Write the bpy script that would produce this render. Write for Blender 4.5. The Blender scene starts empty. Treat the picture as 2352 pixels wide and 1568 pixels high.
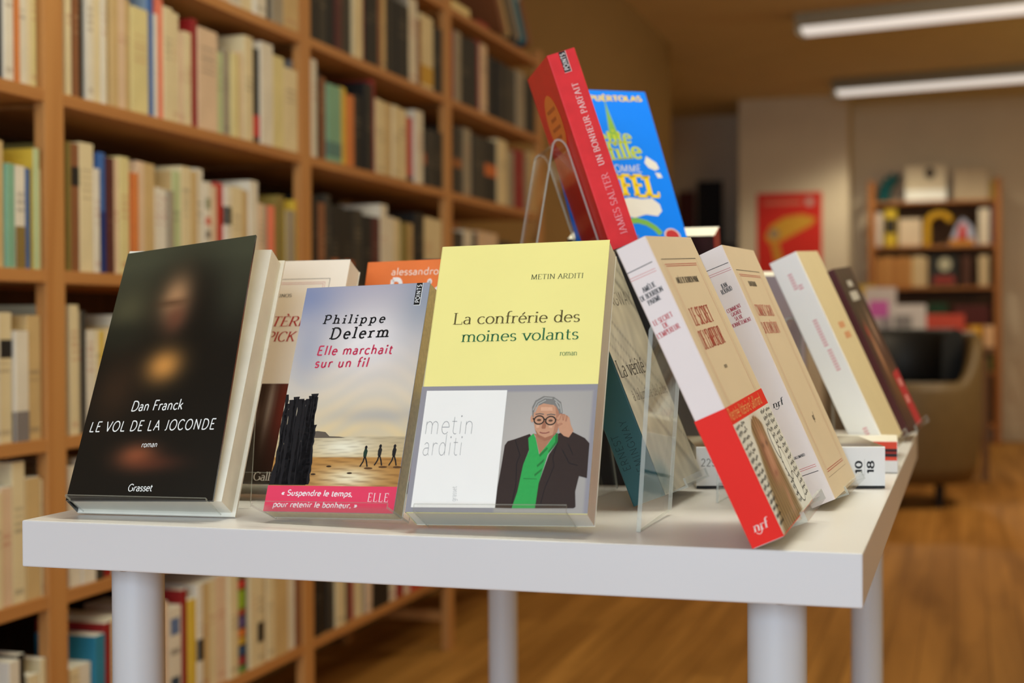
import bpy, math, random
from mathutils import Matrix, Vector
random.seed(11)
S = bpy.context.scene
COL = S.collection

# ------------------------------------------------------------------ camera, light, exposure
def cam_axes(yaw, pitch, roll):
    f = Vector((-math.sin(yaw) * math.cos(pitch), math.cos(yaw) * math.cos(pitch), math.sin(pitch)))
    r = Vector((math.cos(yaw), math.sin(yaw), 0)); u = r.cross(f)
    return r * math.cos(roll) + u * math.sin(roll), -r * math.sin(roll) + u * math.cos(roll), f

CAM = Vector((0.6609, -0.9303, 0.8816))
cr, cu, cf = cam_axes(0.2974, -0.0117, -0.0048)
cd = bpy.data.cameras.new('camera'); cam = bpy.data.objects.new('camera', cd); COL.objects.link(cam)
m = Matrix.Identity(4)
for i in range(3):
    m[i][0], m[i][1], m[i][2], m[i][3] = cr[i], cu[i], -cf[i], CAM[i]
cam.matrix_world = m
cd.sensor_width = 36.0; cd.lens = 3406.77 * 36.0 / 2352.0; cd.clip_start = 0.02; cd.clip_end = 60
cd.dof.use_dof = True; cd.dof.focus_distance = 1.10; cd.dof.aperture_fstop = 5.6; cd.dof.aperture_blades = 8
S.camera = cam

S.view_settings.view_transform = 'Standard'; S.view_settings.look = 'None'
S.view_settings.gamma = 1.0; S.view_settings.use_curve_mapping = False
S.view_settings.exposure = 0.0
S.cycles.transparent_max_bounces = 40
S.cycles.use_denoising = True
S.cycles.sample_clamp_indirect = 4.0

W = bpy.data.worlds.new('world'); S.world = W; W.use_nodes = True
W.node_tree.nodes['Background'].inputs[0].default_value = (0.62, 0.74, 1.0, 1)
W.node_tree.nodes['Background'].inputs[1].default_value = 0.25

def area(name, loc, aim, sx, sy, power, color, spread=math.pi):
    l = bpy.data.lights.new(name, 'AREA'); l.shape = 'RECTANGLE'; l.size = sx; l.size_y = sy
    l.energy = power; l.color = color; l.spread = spread
    o = bpy.data.objects.new(name, l); COL.objects.link(o); o.location = loc
    o.rotation_euler = (Vector(aim) - Vector(loc)).to_track_quat('-Z', 'Y').to_euler()
    return o
def spot(name, loc, aim, power, color, ang, blend=0.4, r=0.05):
    l = bpy.data.lights.new(name, 'SPOT'); l.energy = power; l.color = color
    l.spot_size = math.radians(ang); l.spot_blend = blend; l.shadow_soft_size = r
    o = bpy.data.objects.new(name, l); COL.objects.link(o); o.location = loc
    o.rotation_euler = (Vector(aim) - Vector(loc)).to_track_quat('-Z', 'Y').to_euler()
    return o
# power (W) per colour channel: cool daylight from the street, warm ceiling lamps, added upward fill
LC = [(87, 110, 133), (32, 32, 26), (9, 7.8, 3.9), (2.4, 2.3, 1.2), (41, 34, 24), (140, 132, 99), (3.0, 2.7, 1.2), (8.0, 7.0, 3.0)]
def pw(i): return max(LC[i]), tuple(x / max(max(LC[i]), 1e-6) for x in LC[i])
area('daylight_shop_window', (0.4, -3.85, 1.45), (0.3, 0.0, 0.85), 3.0, 2.0, *pw(0))
area('ceiling_lamp_table', (0.45, 0.62, 2.5), (0.4, 0.4, 0.74), 1.3, 0.4, *pw(1))
area('ceiling_lamp_aisle', (0.9, 2.6, 2.5), (0.0, 2.2, 0.6), 1.3, 0.4, *pw(2))
area('ceiling_lamp_right', (2.9, 0.6, 2.2), (0.3, 1.2, 0.9), 0.8, 0.4, *pw(3))
area('ceiling_lamp_middle', (1.8, 5.6, 2.5), (1.2, 6.0, 0.0), 1.3, 0.3, *pw(4))
spot('wall_washer', (0.35, 9.4, 2.48), (0.35, 9.4, 0.0), *pw(5), 142, 0.4, 0.16)
area('ceiling_fill_near', (2.9, 2.6, 1.9), (1.6, 2.6, 2.56), 1.2, 0.4, *pw(6))  # unseen lamp added only to brighten the ceiling
area('ceiling_fill_far', (2.9, 7.6, 1.9), (1.6, 8.0, 2.56), 1.2, 0.4, *pw(7))  # second added fill, lifts the ceiling at the back; no fixture there

# ------------------------------------------------------------------ materials (all node based)
def lin(c):
    return tuple((x / 12.92 if x <= 0.04045 else ((x + 0.055) / 1.055) ** 2.4) for x in (v / 255.0 for v in c))
MATS = {}
def mat(name, rgb, rough=0.6, spec=0.3, noise=0.05, scale=40.0, metal=0.0, coat=0.0):
    if name in MATS: return MATS[name]
    m = bpy.data.materials.new(name); m.use_nodes = True; MATS[name] = m
    nt = m.node_tree; b = nt.nodes['Principled BSDF']
    c = lin(rgb)
    b.inputs['Roughness'].default_value = rough; b.inputs['Specular IOR Level'].default_value = spec
    b.inputs['Metallic'].default_value = metal; b.inputs['Coat Weight'].default_value = coat
    b.inputs['Coat Roughness'].default_value = 0.12
    tc = nt.nodes.new('ShaderNodeTexCoord'); n = nt.nodes.new('ShaderNodeTexNoise')
    n.inputs['Scale'].default_value = scale; n.inputs['Detail'].default_value = 3
    r = nt.nodes.new('ShaderNodeValToRGB')
    r.color_ramp.elements[0].color = tuple(max(0, x * (1 - noise)) for x in c) + (1,)
    r.color_ramp.elements[1].color = tuple(min(1, x * (1 + noise)) for x in c) + (1,)
    r.color_ramp.elements[0].position = 0.3; r.color_ramp.elements[1].position = 0.7
    nt.links.new(tc.outputs['Object'], n.inputs['Vector']); nt.links.new(n.outputs['Fac'], r.inputs['Fac'])
    nt.links.new(r.outputs['Color'], b.inputs['Base Color'])
    return m
def ink(rgb, rough=0.55, spec=0.25):
    return mat('ink_%d_%d_%d' % tuple(int(x) for x in rgb), rgb, rough, spec, 0.02, 60)
def wood(name, a, b, axis=1, scale=3.0, rough=0.5, spec=0.3, planks=None):
    m = bpy.data.materials.new(name); m.use_nodes = True; nt = m.node_tree; p = nt.nodes['Principled BSDF']
    tc = nt.nodes.new('ShaderNodeTexCoord'); mp = nt.nodes.new('ShaderNodeMapping')
    sc = [scale * 9] * 3; sc[axis] = scale * 0.6; mp.inputs['Scale'].default_value = sc
    n = nt.nodes.new('ShaderNodeTexNoise'); n.inputs['Scale'].default_value = 1.0; n.inputs['Detail'].default_value = 5
    n.inputs['Distortion'].default_value = 0.6
    r = nt.nodes.new('ShaderNodeValToRGB'); r.color_ramp.elements[0].color = lin(a) + (1,); r.color_ramp.elements[1].color = lin(b) + (1,)
    r.color_ramp.elements[0].position = 0.32; r.color_ramp.elements[1].position = 0.68
    nt.links.new(tc.outputs['Object'], mp.inputs['Vector']); nt.links.new(mp.outputs['Vector'], n.inputs['Vector'])
    nt.links.new(n.outputs['Fac'], r.inputs['Fac'])
    out = r.outputs['Color']
    if planks:
        br = nt.nodes.new('ShaderNodeTexBrick'); br.inputs['Scale'].default_value = 1.0
        br.inputs['Brick Width'].default_value = planks[0]; br.inputs['Row Height'].default_value = planks[1]
        br.inputs['Mortar Size'].default_value = 0.0015; br.inputs['Color1'].default_value = (1, 1, 1, 1)
        br.inputs['Color2'].default_value = (0.78, 0.74, 0.7, 1); br.inputs['Mortar'].default_value = (0.35, 0.3, 0.25, 1)
        rt = nt.nodes.new('ShaderNodeMapping'); rt.inputs['Rotation'].default_value = (0, 0, math.radians(90))
        nt.links.new(tc.outputs['Object'], rt.inputs['Vector']); nt.links.new(rt.outputs['Vector'], br.inputs['Vector'])
        mx = nt.nodes.new('ShaderNodeMix'); mx.data_type = 'RGBA'; mx.blend_type = 'MULTIPLY'; mx.inputs['Factor'].default_value = 1
        nt.links.new(out, mx.inputs['A']); nt.links.new(br.outputs['Color'], mx.inputs['B']); out = mx.outputs['Result']
    nt.links.new(out, p.inputs['Base Color']); p.inputs['Roughness'].default_value = rough; p.inputs['Specular IOR Level'].default_value = spec
    MATS[name] = m
    return m
def printmat(name, rough=0.5, spec=0.3, coat=0.0):
    if name in MATS: return MATS[name]
    m = bpy.data.materials.new(name); m.use_nodes = True; MATS[name] = m; nt = m.node_tree; p = nt.nodes['Principled BSDF']
    a = nt.nodes.new('ShaderNodeVertexColor'); a.layer_name = 'print'
    nt.links.new(a.outputs['Color'], p.inputs['Base Color'])
    p.inputs['Roughness'].default_value = rough; p.inputs['Specular IOR Level'].default_value = spec
    p.inputs['Coat Weight'].default_value = coat; p.inputs['Coat Roughness'].default_value = 0.08
    return m
def pages_mat():
    m = bpy.data.materials.new('page_edges'); m.use_nodes = True; MATS['page_edges'] = m; nt = m.node_tree; p = nt.nodes['Principled BSDF']
    tc = nt.nodes.new('ShaderNodeTexCoord'); mp = nt.nodes.new('ShaderNodeMapping'); mp.inputs['Scale'].default_value = (4, 4, 2600)
    n = nt.nodes.new('ShaderNodeTexNoise'); n.inputs['Scale'].default_value = 1.0
    r = nt.nodes.new('ShaderNodeValToRGB'); r.color_ramp.elements[0].color = lin((214, 204, 184)) + (1,); r.color_ramp.elements[1].color = lin((240, 234, 220)) + (1,)
    nt.links.new(tc.outputs['Object'], mp.inputs['Vector']); nt.links.new(mp.outputs['Vector'], n.inputs['Vector'])
    nt.links.new(n.outputs['Fac'], r.inputs['Fac']); nt.links.new(r.outputs['Color'], p.inputs['Base Color']); p.inputs['Roughness'].default_value = 0.9
    return m
def acrylic():
    m = bpy.data.materials.new('clear_acrylic'); m.use_nodes = True; MATS['clear_acrylic'] = m; nt = m.node_tree
    nt.nodes.remove(nt.nodes['Principled BSDF']); out = nt.nodes['Material Output']
    t = nt.nodes.new('ShaderNodeBsdfTransparent'); t.inputs[0].default_value = (0.992, 0.995, 0.990, 1)
    g = nt.nodes.new('ShaderNodeBsdfGlossy'); g.inputs['Roughness'].default_value = 0.03
    lw = nt.nodes.new('ShaderNodeLayerWeight'); lw.inputs['Blend'].default_value = 0.5
    pw = nt.nodes.new('ShaderNodeMath'); pw.operation = 'POWER'; pw.inputs[1].default_value = 4.0; nt.links.new(lw.outputs['Facing'], pw.inputs[0])
    f = nt.nodes.new('ShaderNodeMath'); f.operation = 'MULTIPLY_ADD'; f.inputs[1].default_value = 0.36; f.inputs[2].default_value = 0.04; nt.links.new(pw.outputs[0], f.inputs[0])
    x = nt.nodes.new('ShaderNodeMixShader')
    nt.links.new(f.outputs[0], x.inputs[0]); nt.links.new(t.outputs[0], x.inputs[1]); nt.links.new(g.outputs[0], x.inputs[2])
    nt.links.new(x.outputs[0], out.inputs['Surface'])
    m2 = bpy.data.materials.new('acrylic_cut_edge'); m2.use_nodes = True; MATS['acrylic_cut_edge'] = m2; nt = m2.node_tree
    p = nt.nodes['Principled BSDF']; p.inputs['Base Color'].default_value = lin((196, 200, 190)) + (1,); p.inputs['Roughness'].default_value = 0.25
    t = nt.nodes.new('ShaderNodeBsdfTransparent'); x = nt.nodes.new('ShaderNodeMixShader'); x.inputs[0].default_value = 0.5
    nt.links.new(t.outputs[0], x.inputs[1]); nt.links.new(p.outputs[0], x.inputs[2]); nt.links.new(x.outputs[0], nt.nodes['Material Output'].inputs['Surface'])
pages_mat(); acrylic(); mat('tan_pages', (232, 212, 172), .9, .1, .08, 300)
PAGE = MATS['page_edges']

# ------------------------------------------------------------------ mesh building
class MB:
    def __init__(s): s.v = []; s.f = []; s.m = []; s.mats = []; s.c = {}
    def mi(s, m):
        if m not in s.mats: s.mats.append(m)
        return s.mats.index(m)
    def poly(s, pts, m):
        b = len(s.v); s.v += [tuple(p) for p in pts]; s.f.append(tuple(range(b, b + len(pts)))); s.m.append(s.mi(m))
    def mesh(s, vs, fs, m):
        b = len(s.v); s.v += [tuple(p) for p in vs]; i = s.mi(m)
        for f in fs: s.f.append(tuple(b + k for k in f)); s.m.append(i)
    def box(s, a, b, m):
        x0, y0, z0 = a; x1, y1, z1 = b
        vs = [(x0, y0, z0), (x1, y0, z0), (x1, y1, z0), (x0, y1, z0), (x0, y0, z1), (x1, y0, z1), (x1, y1, z1), (x0, y1, z1)]
        s.mesh(vs, [(0, 3, 2, 1), (4, 5, 6, 7), (0, 1, 5, 4), (1, 2, 6, 5), (2, 3, 7, 6), (3, 0, 4, 7)], m)
    def prism(s, pts, z0, z1, m, tr=None, capm=None):
        tr = tr or (lambda a, b, c: (a, b, c)); n = len(pts)
        vs = [tr(x, y, z0) for x, y in pts] + [tr(x, y, z1) for x, y in pts]
        s.mesh(vs, [(i, (i + 1) % n, n + (i + 1) % n, n + i) for i in range(n)], m)
        s.poly([tr(x, y, z0) for x, y in reversed(pts)], capm or m); s.poly([tr(x, y, z1) for x, y in pts], capm or m)
    def tube(s, c0, c1, r0, r1, m, n=24, caps=True):
        c0 = Vector(c0); c1 = Vector(c1); d = (c1 - c0).normalized(); a = d.orthogonal().normalized(); b = d.cross(a)
        vs = [c0 + (a * math.cos(2 * math.pi * i / n) + b * math.sin(2 * math.pi * i / n)) * r0 for i in range(n)] + \
             [c1 + (a * math.cos(2 * math.pi * i / n) + b * math.sin(2 * math.pi * i / n)) * r1 for i in range(n)]
        s.mesh(vs, [(i, (i + 1) % n, n + (i + 1) % n, n + i) for i in range(n)], m)
        if caps: s.poly(list(reversed(vs[:n])), m); s.poly(vs[n:], m)
    def grid(s, fmap, colf, w, h, nx, ny, m):
        """printed surface: fmap(a, b) -> 3D, colf(a, b) -> sRGB 0..255"""
        b = len(s.v)
        for j in range(ny + 1):
            for i in range(nx + 1):
                a_, b_ = w[0] + (w[1] - w[0]) * i / nx, h[0] + (h[1] - h[0]) * j / ny
                s.c[len(s.v)] = lin(colf(a_, b_)); s.v.append(tuple(fmap(a_, b_)))
        k = s.mi(m)
        for j in range(ny):
            for i in range(nx):
                q = b + j * (nx + 1) + i; s.f.append((q, q + 1, q + nx + 2, q + nx + 1)); s.m.append(k)
    def build(s, name, parent=None, smooth=False, bevel=0.0):
        me = bpy.data.meshes.new(name); me.from_pydata(s.v, [], s.f)
        for m in s.mats: me.materials.append(m)
        me.polygons.foreach_set('material_index', s.m)
        if smooth: me.polygons.foreach_set('use_smooth', [True] * len(s.f))
        if s.c:
            ca = me.color_attributes.new('print', 'FLOAT_COLOR', 'POINT')
            for i, c in s.c.items(): ca.data[i].color = (c[0], c[1], c[2], 1)
        me.update()
        o = bpy.data.objects.new(name, me); COL.objects.link(o)
        if parent: o.parent = parent
        if bevel:
            b = o.modifiers.new('bevel', 'BEVEL'); b.width = bevel; b.segments = 2; b.limit_method = 'ANGLE'; b.angle_limit = math.radians(40)
        return o
LABELS = set()
def tag(o, label, cat, group=None, kind=None):
    assert label not in LABELS or group, label
    n = len(label.split()); assert 4 <= n <= 16, (n, label)
    LABELS.add(label); o['label'] = label; o['category'] = cat
    if group: o['group'] = group
    if kind: o['kind'] = kind
    return o
def thing(name, label, cat, mtx=None, group=None):
    o = bpy.data.objects.new(name, None); o.empty_display_size = 0.02; COL.objects.link(o)
    if mtx is not None: o.matrix_world = mtx
    return tag(o, label, cat, group)
def struct(mb, name, parent=None, bevel=0.0):
    o = mb.build(name, parent, bevel=bevel); o['kind'] = 'structure'; return o

# ------------------------------------------------------------------ stroke alphabet (pen drawn letters)
# strokes: list of points or arcs ('a', cx, cy, rx, ry, deg0, deg1); serifs: (x, y, kind) kind b = both sides, l / r = one side, t = vertical tick
def E_(c, *a): return ('a',) + a
def arc(cx, cy, rx, ry, a0, a1):
    n = max(6, int(abs(a1 - a0) / 14)); return [(cx + rx * math.cos(math.radians(a0 + (a1 - a0) * i / n)), cy + ry * math.sin(math.radians(a0 + (a1 - a0) * i / n))) for i in range(n + 1)]
G = {}
def g(ch, adv, strokes, ser=()): G[ch] = (adv, strokes, ser)
g('A', 92, [[(8, 0), (45, 100)], [(45, 100), (84, 0)], [(22, 36), (70, 36)]], [(8, 0, 'b'), (84, 0, 'b')])
g('B', 80, [[(16, 0), (16, 100)], [(16, 100), (40, 100)] + arc(40, 76.5, 24, 23.5, 90, -90) + [(16, 53)], [(42, 53)] + arc(44, 26.5, 27, 26.5, 90, -90) + [(16, 0)]], [(16, 0, 'l'), (16, 100, 'l')])
g('C', 92, [arc(50, 50, 42, 50, 42, 318)], [(81, 86, 'k')])
g('D', 98, [[(16, 0), (16, 100)], [(16, 100), (42, 100)] + arc(42, 50, 46, 50, 90, -90) + [(16, 0)]], [(16, 0, 'l'), (16, 100, 'l')])
g('E', 76, [[(16, 0), (16, 100)], [(16, 100), (68, 100)], [(16, 53), (56, 53)], [(16, 0), (70, 0)]], [(16, 0, 'l'), (16, 100, 'l'), (68, 100, 'd'), (70, 0, 'u')])
g('F', 70, [[(16, 0), (16, 100)], [(16, 100), (66, 100)], [(16, 52), (54, 52)]], [(16, 0, 'b'), (16, 100, 'l'), (66, 100, 'd')])
g('G', 98, [arc(50, 50, 42, 50, 42, 340) , [(88, 8), (88, 44)], [(66, 44), (88, 44)]], [(81, 86, 'k')])
g('H', 100, [[(18, 0), (18, 100)], [(82, 0), (82, 100)], [(18, 52), (82, 52)]], [(18, 0, 'b'), (18, 100, 'b'), (82, 0, 'b'), (82, 100, 'b')])
g('I', 38, [[(19, 0), (19, 100)]], [(19, 0, 'b'), (19, 100, 'b')])
g('J', 50, [[(33, 100), (33, 18)] + arc(17, 18, 16, 18, 0, -100)], [(33, 100, 'b')])
g('K', 90, [[(17, 0), (17, 100)], [(78, 100), (19, 44)], [(36, 60), (82, 0)]], [(17, 0, 'b'), (17, 100, 'b'), (78, 100, 'b'), (82, 0, 'b')])
g('L', 74, [[(16, 0), (16, 100)], [(16, 0), (68, 0)]], [(16, 0, 'l'), (16, 100, 'b'), (68, 0, 'u')])
g('M', 118, [[(16, 0), (20, 100)], [(20, 100), (58, 4)], [(58, 4), (96, 100)], [(96, 100), (100, 0)]], [(16, 0, 'b'), (20, 100, 'l'), (96, 100, 'r'), (100, 0, 'b')])
g('N', 104, [[(18, 0), (18, 100)], [(18, 100), (86, 2)], [(86, 0), (86, 100)]], [(18, 0, 'b'), (18, 100, 'l'), (86, 100, 'b')])
g('O', 104, [arc(52, 50, 45, 51, 90, 450)])
g('P', 76, [[(16, 0), (16, 100)], [(16, 100), (40, 100)] + arc(42, 74, 28, 26, 90, -90) + [(16, 48)]], [(16, 0, 'b'), (16, 100, 'l')])
g('R', 88, [[(16, 0), (16, 100)], [(16, 100), (40, 100)] + arc(42, 75, 27, 25, 90, -90) + [(16, 50)], [(40, 50), (78, 0)]], [(16, 0, 'b'), (16, 100, 'l'), (78, 0, 'r')])
g('S', 72, [arc(36, 75, 25, 25, 30, 270)[0:] + arc(36, 26, 28, 25, 90, -148)], [(58, 88, 'k'), (12, 12, 'k')])
g('T', 84, [[(42, 0), (42, 100)], [(6, 100), (78, 100)]], [(42, 0, 'b'), (6, 100, 'd'), (78, 100, 'd')])
g('U', 98, [[(18, 100), (18, 32)] + arc(49, 32, 31, 32, 180, 360) + [(80, 100)]], [(18, 100, 'b'), (80, 100, 'b')])
g('V', 88, [[(6, 100), (44, 0)], [(44, 0), (82, 100)]], [(6, 100, 'b'), (82, 100, 'b')])
g('X', 86, [[(8, 100), (80, 0)], [(80, 100), (8, 0)]], [(8, 100, 'b'), (80, 0, 'b')])
g('W', 128, [[(6, 100), (34, 0)], [(34, 0), (64, 96)], [(64, 96), (94, 0)], [(94, 0), (122, 100)]], [(6, 100, 'b'), (122, 100, 'b')])
g('Y', 84, [[(6, 100), (42, 48)], [(78, 100), (42, 48)], [(42, 48), (42, 0)]], [(6, 100, 'b'), (78, 100, 'b'), (42, 0, 'b')])
g('Z', 80, [[(10, 100), (72, 100)], [(72, 100), (8, 0)], [(8, 0), (74, 0)]], [(10, 100, 'd'), (74, 0, 'u')])
g('a', 62, [arc(30, 43, 18, 19, 150, 0)[0:] + [(48, 8), (54, 0)], arc(28, 18, 20, 18, 75, 330) , [(33, 35.5), (48, 37)]])
g('b', 70, [[(14, 104), (14, 0)], arc(37, 31, 24, 31, 170, -170)], [(14, 104, 'l')])
g('c', 60, [arc(35, 31, 27, 31, 48, 318)])
g('d', 72, [[(57, 104), (57, 0)], arc(34, 31, 24, 31, 10, 350)], [(57, 104, 'l'), (57, 0, 'r')])
g('e', 64, [[(9, 34), (57, 34)] + arc(33, 31, 25, 31, 8, 318)])
g('f', 42, [[(18, 0), (18, 82)] + arc(36, 82, 18, 22, 180, 62), [(4, 62), (38, 62)]], [(18, 0, 'b')])
g('g', 66, [arc(33, 36, 24, 26, 0, 360), [(56, 62), (56, -8)] + arc(33, -8, 23, 22, 0, -150)])
g('h', 74, [[(15, 0), (15, 104)], arc(36, 40, 21, 22, 180, 0) + [(57, 0)]], [(15, 0, 'b'), (15, 104, 'l'), (57, 0, 'b')])
g('i', 32, [[(16, 0), (16, 62)], arc(16, 88, 3, 3, 0, 360)], [(16, 0, 'b'), (16, 62, 'l')])
g('k', 66, [[(14, 0), (14, 104)], [(54, 62), (16, 28)], [(28, 38), (58, 0)]], [(14, 0, 'b'), (14, 104, 'l'), (58, 0, 'b')])
g('l', 32, [[(16, 0), (16, 104)]], [(16, 0, 'b'), (16, 104, 'l')])
g('m', 110, [[(15, 0), (15, 62)], arc(35, 40, 20, 22, 180, 0) + [(55, 0)], arc(75, 40, 20, 22, 180, 0) + [(95, 0)]], [(15, 0, 'b'), (15, 62, 'l'), (55, 0, 'b'), (95, 0, 'b')])
g('n', 74, [[(15, 0), (15, 62)], arc(36, 40, 21, 22, 180, 0) + [(57, 0)]], [(15, 0, 'b'), (15, 62, 'l'), (57, 0, 'b')])
g('o', 68, [arc(34, 31, 27, 31, 90, 450)])
g('p', 70, [[(14, 62), (14, -32)], arc(37, 31, 24, 31, 170, -170)], [(14, 62, 'l'), (14, -32, 'b')])
g('q', 70, [[(56, 62), (56, -32)], arc(33, 31, 24, 31, 10, 350)], [(56, -32, 'b')])
g('r', 50, [[(15, 0), (15, 62)], arc(35, 40, 20, 20, 180, 50)], [(15, 0, 'b'), (15, 62, 'l')])
g('s', 54, [arc(27, 46.5, 17, 15.5, 25, 270) + arc(27, 15.5, 19, 15.5, 90, -150)])
g('t', 44, [[(18, 84), (18, 16)] + arc(33, 16, 15, 16, 180, 305), [(5, 62), (38, 62)]])
g('u', 74, [[(16, 62), (16, 22)] + arc(36, 22, 20, 22, 180, 360), [(57, 62), (57, 0)]], [(16, 62, 'l'), (57, 62, 'l'), (57, 0, 'r')])
g('v', 66, [[(7, 62), (33, 0)], [(33, 0), (59, 62)]], [(7, 62, 'b'), (59, 62, 'b')])
g('0', 66, [arc(33, 50, 25, 50, 90, 450)]); g('1', 46, [[(26, 0), (26, 100)], [(26, 100), (8, 80)]])
g('2', 64, [arc(32, 72, 24, 28, 165, -35) + [(8, 0), (58, 0)]]); g('8', 64, [arc(32, 75, 21, 24, 90, 450), arc(32, 26, 25, 26, 90, 450)])
g('.', 28, [arc(12, 3, 4, 4, 0, 360)]); g(',', 28, [[(14, 6), (9, -14)]]); g("'", 26, [[(13, 102), (11, 74)]]); g(' ', 38, [])
g('\u00ab', 60, [[(28, 58), (10, 34), (28, 10)], [(50, 58), (32, 34), (50, 10)]]); g('\u00bb', 60, [[(10, 58), (28, 34), (10, 10)], [(32, 58), (50, 34), (32, 10)]])
for base, ac, ch in (('E', 1, '\u00c9'), ('E', -1, '\u00c8'), ('E', 2, '\u00ca'), ('e', 1, '\u00e9'), ('e', -1, '\u00e8'), ('a', -1, '\u00e0')):
    a, st, se = G[base]; hh = 108 if base == 'E' else 72; cx = 42 if base == 'E' else 33
    acc = {1: [[(cx - 6, hh), (cx + 12, hh + 20)]], -1: [[(cx + 6, hh), (cx - 12, hh + 20)]], 2: [[(cx - 16, hh), (cx, hh + 16), (cx + 16, hh)]]}[ac]
    G[ch] = (a, st + acc, se)
STYLE = {  # thick, thin, serif reach, serif thickness, shear
    'serif': (11.5, 5, 8.5, 4.2, 0.0), 'serifbold': (14, 5.5, 8, 5, 0.0), 'didone': (18, 5, 7, 4.5, 0.0), 'didonewide': (27, 6, 9, 5, 0.0), 'didoneital': (16, 4.5, 7, 3.6, 0.22),
    'slab': (17, 13, 11, 11, 0.12), 'sans': (11, 10, 0, 0, 0.0), 'sansital': (13, 11.5, 0, 0, 0.14), 'sansbold': (19, 17, 0, 0, 0.0),
    'sansboldital': (18, 16, 0, 0, 0.12), 'fat': (29, 15, 7, 12, 0.0), 'mid': (20, 10, 7, 8, 0.0), 'hair': (2.6, 2.6, 0, 0, 0.0), 'light': (5.2, 5, 0, 0, 0.0), 'type': (7.5, 7.5, 0, 0, 0.0)}
def pen(pts, thick, thin):
    P = [Vector(p) for p in pts]; n = len(P)
    closed = n > 3 and (P[0] - P[-1]).length < 0.5
    def hw(d): return 0.5 * (thin + (thick - thin) * (abs(d.y) / max(1e-6, d.length)) ** 1.3)
    L, R = [], []
    for i in range(n):
        if closed: a = P[i] - P[i - 1 if i else n - 2]; b = P[i + 1 if i < n - 1 else 1] - P[i]
        else: a = P[i] - P[i - 1] if i else P[1] - P[0]; b = P[i + 1] - P[i] if i < n - 1 else P[-1] - P[-2]
        if a.length < 1e-6: a = b
        if b.length < 1e-6: b = a
        t = a.normalized() + b.normalized()
        if t.length < 1e-3: t = a
        t.normalize(); w = hw(t); nn = Vector((-t.y, t.x)); c = max(0.55, t.dot(b.normalized()))
        L.append(P[i] + nn * w / c); R.append(P[i] - nn * w / c)
    return [(L[i], R[i], R[i + 1], L[i + 1]) for i in range(n - 1)]
def letters(txt, style, spacing=0.0):
    th, tn, sr, st, sh = STYLE[style]; x = 0.0; Q = []
    for ch in txt:
        adv, strokes, ser = G[ch]; q = []
        for s_ in strokes: q += pen(s_, th, tn)
        if sr:
            for sx, sy, k in ser:
                h = th / 2
                if k in 'blr':
                    x0 = sx - (h + sr if k in 'bl' else 0); x1 = sx + (h + sr if k in 'br' else 0)
                    y0, y1 = (sy, sy + st) if sy <= 0 else (sy - st, sy)
                    q.append((Vector((x0, y0)), Vector((x1, y0)), Vector((x1, y1)), Vector((x0, y1))))
                else:
                    y0, y1 = {'d': (sy - 20, sy), 'u': (sy, sy + 22), 'k': (sy - 12, sy + 12)}[k]
                    q.append((Vector((sx - st / 2, y0)), Vector((sx + st / 2, y0)), Vector((sx + st / 2, y1)), Vector((sx - st / 2, y1))))
        Q += [tuple((p.x + x + p.y * sh, p.y) for p in f) for f in q]
        x += adv + spacing
    return Q
class Face:
    """a printed face of a book: 2D metres (a right, b up) -> local 3D"""
    def __init__(s, fn): s.fn = fn; s.layer = 0
    def at(s, a, b, h): return s.fn(a, b, h)
def put_text(mb, face, txt, style, p0, p1, cap, rgb, h=0.00012, spacing=0.0, rot=False, sub=1):
    """lettering from p0 to p1 along the baseline, cap height in metres"""
    Q = letters(txt, style, spacing); xs = [p[0] for f in Q for p in f]; x0, x1 = min(xs), max(xs)
    d = Vector((p1[0] - p0[0], p1[1] - p0[1])); L = d.length; d.normalize(); n = Vector((-d.y, d.x)); m = ink(rgb)
    for f in Q:
        mb.poly([face.at(p0[0] + d.x * (x - x0) / (x1 - x0) * L + n.x * y * cap / 100, p0[1] + d.y * (x - x0) / (x1 - x0) * L + n.y * y * cap / 100, h) for x, y in f], m)
def put_poly(mb, face, pts, rgb, h=0.00006, m=None):
    mb.poly([face.at(a, b, h) for a, b in pts], m or ink(rgb))
def put_rect(mb, face, a0, b0, a1, b1, rgb, h=0.00006, m=None): put_poly(mb, face, [(a0, b0), (a1, b0), (a1, b1), (a0, b1)], rgb, h, m)
def put_line(mb, face, p0, p1, w, rgb, h=0.00008):
    d = Vector((p1[0] - p0[0], p1[1] - p0[1])); d.normalize(); n = Vector((-d.y, d.x)) * w / 2
    put_poly(mb, face, [(p0[0] - n.x, p0[1] - n.y), (p1[0] - n.x, p1[1] - n.y), (p1[0] + n.x, p1[1] + n.y), (p0[0] + n.x, p0[1] + n.y)], rgb, h)
def put_stroke(mb, face, pts, w, rgb, h=0.0001):
    m = ink(rgb)
    for f in pen([(p[0] * 1000, p[1] * 1000) for p in pts], w * 1000, w * 1000):
        mb.poly([face.at(p.x / 1000, p.y / 1000, h) for p in f], m)
def disc(a, b, ra, rb, n=20): return [(a + ra * math.cos(2 * math.pi * i / n), b + rb * math.sin(2 * math.pi * i / n)) for i in range(n)]

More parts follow.
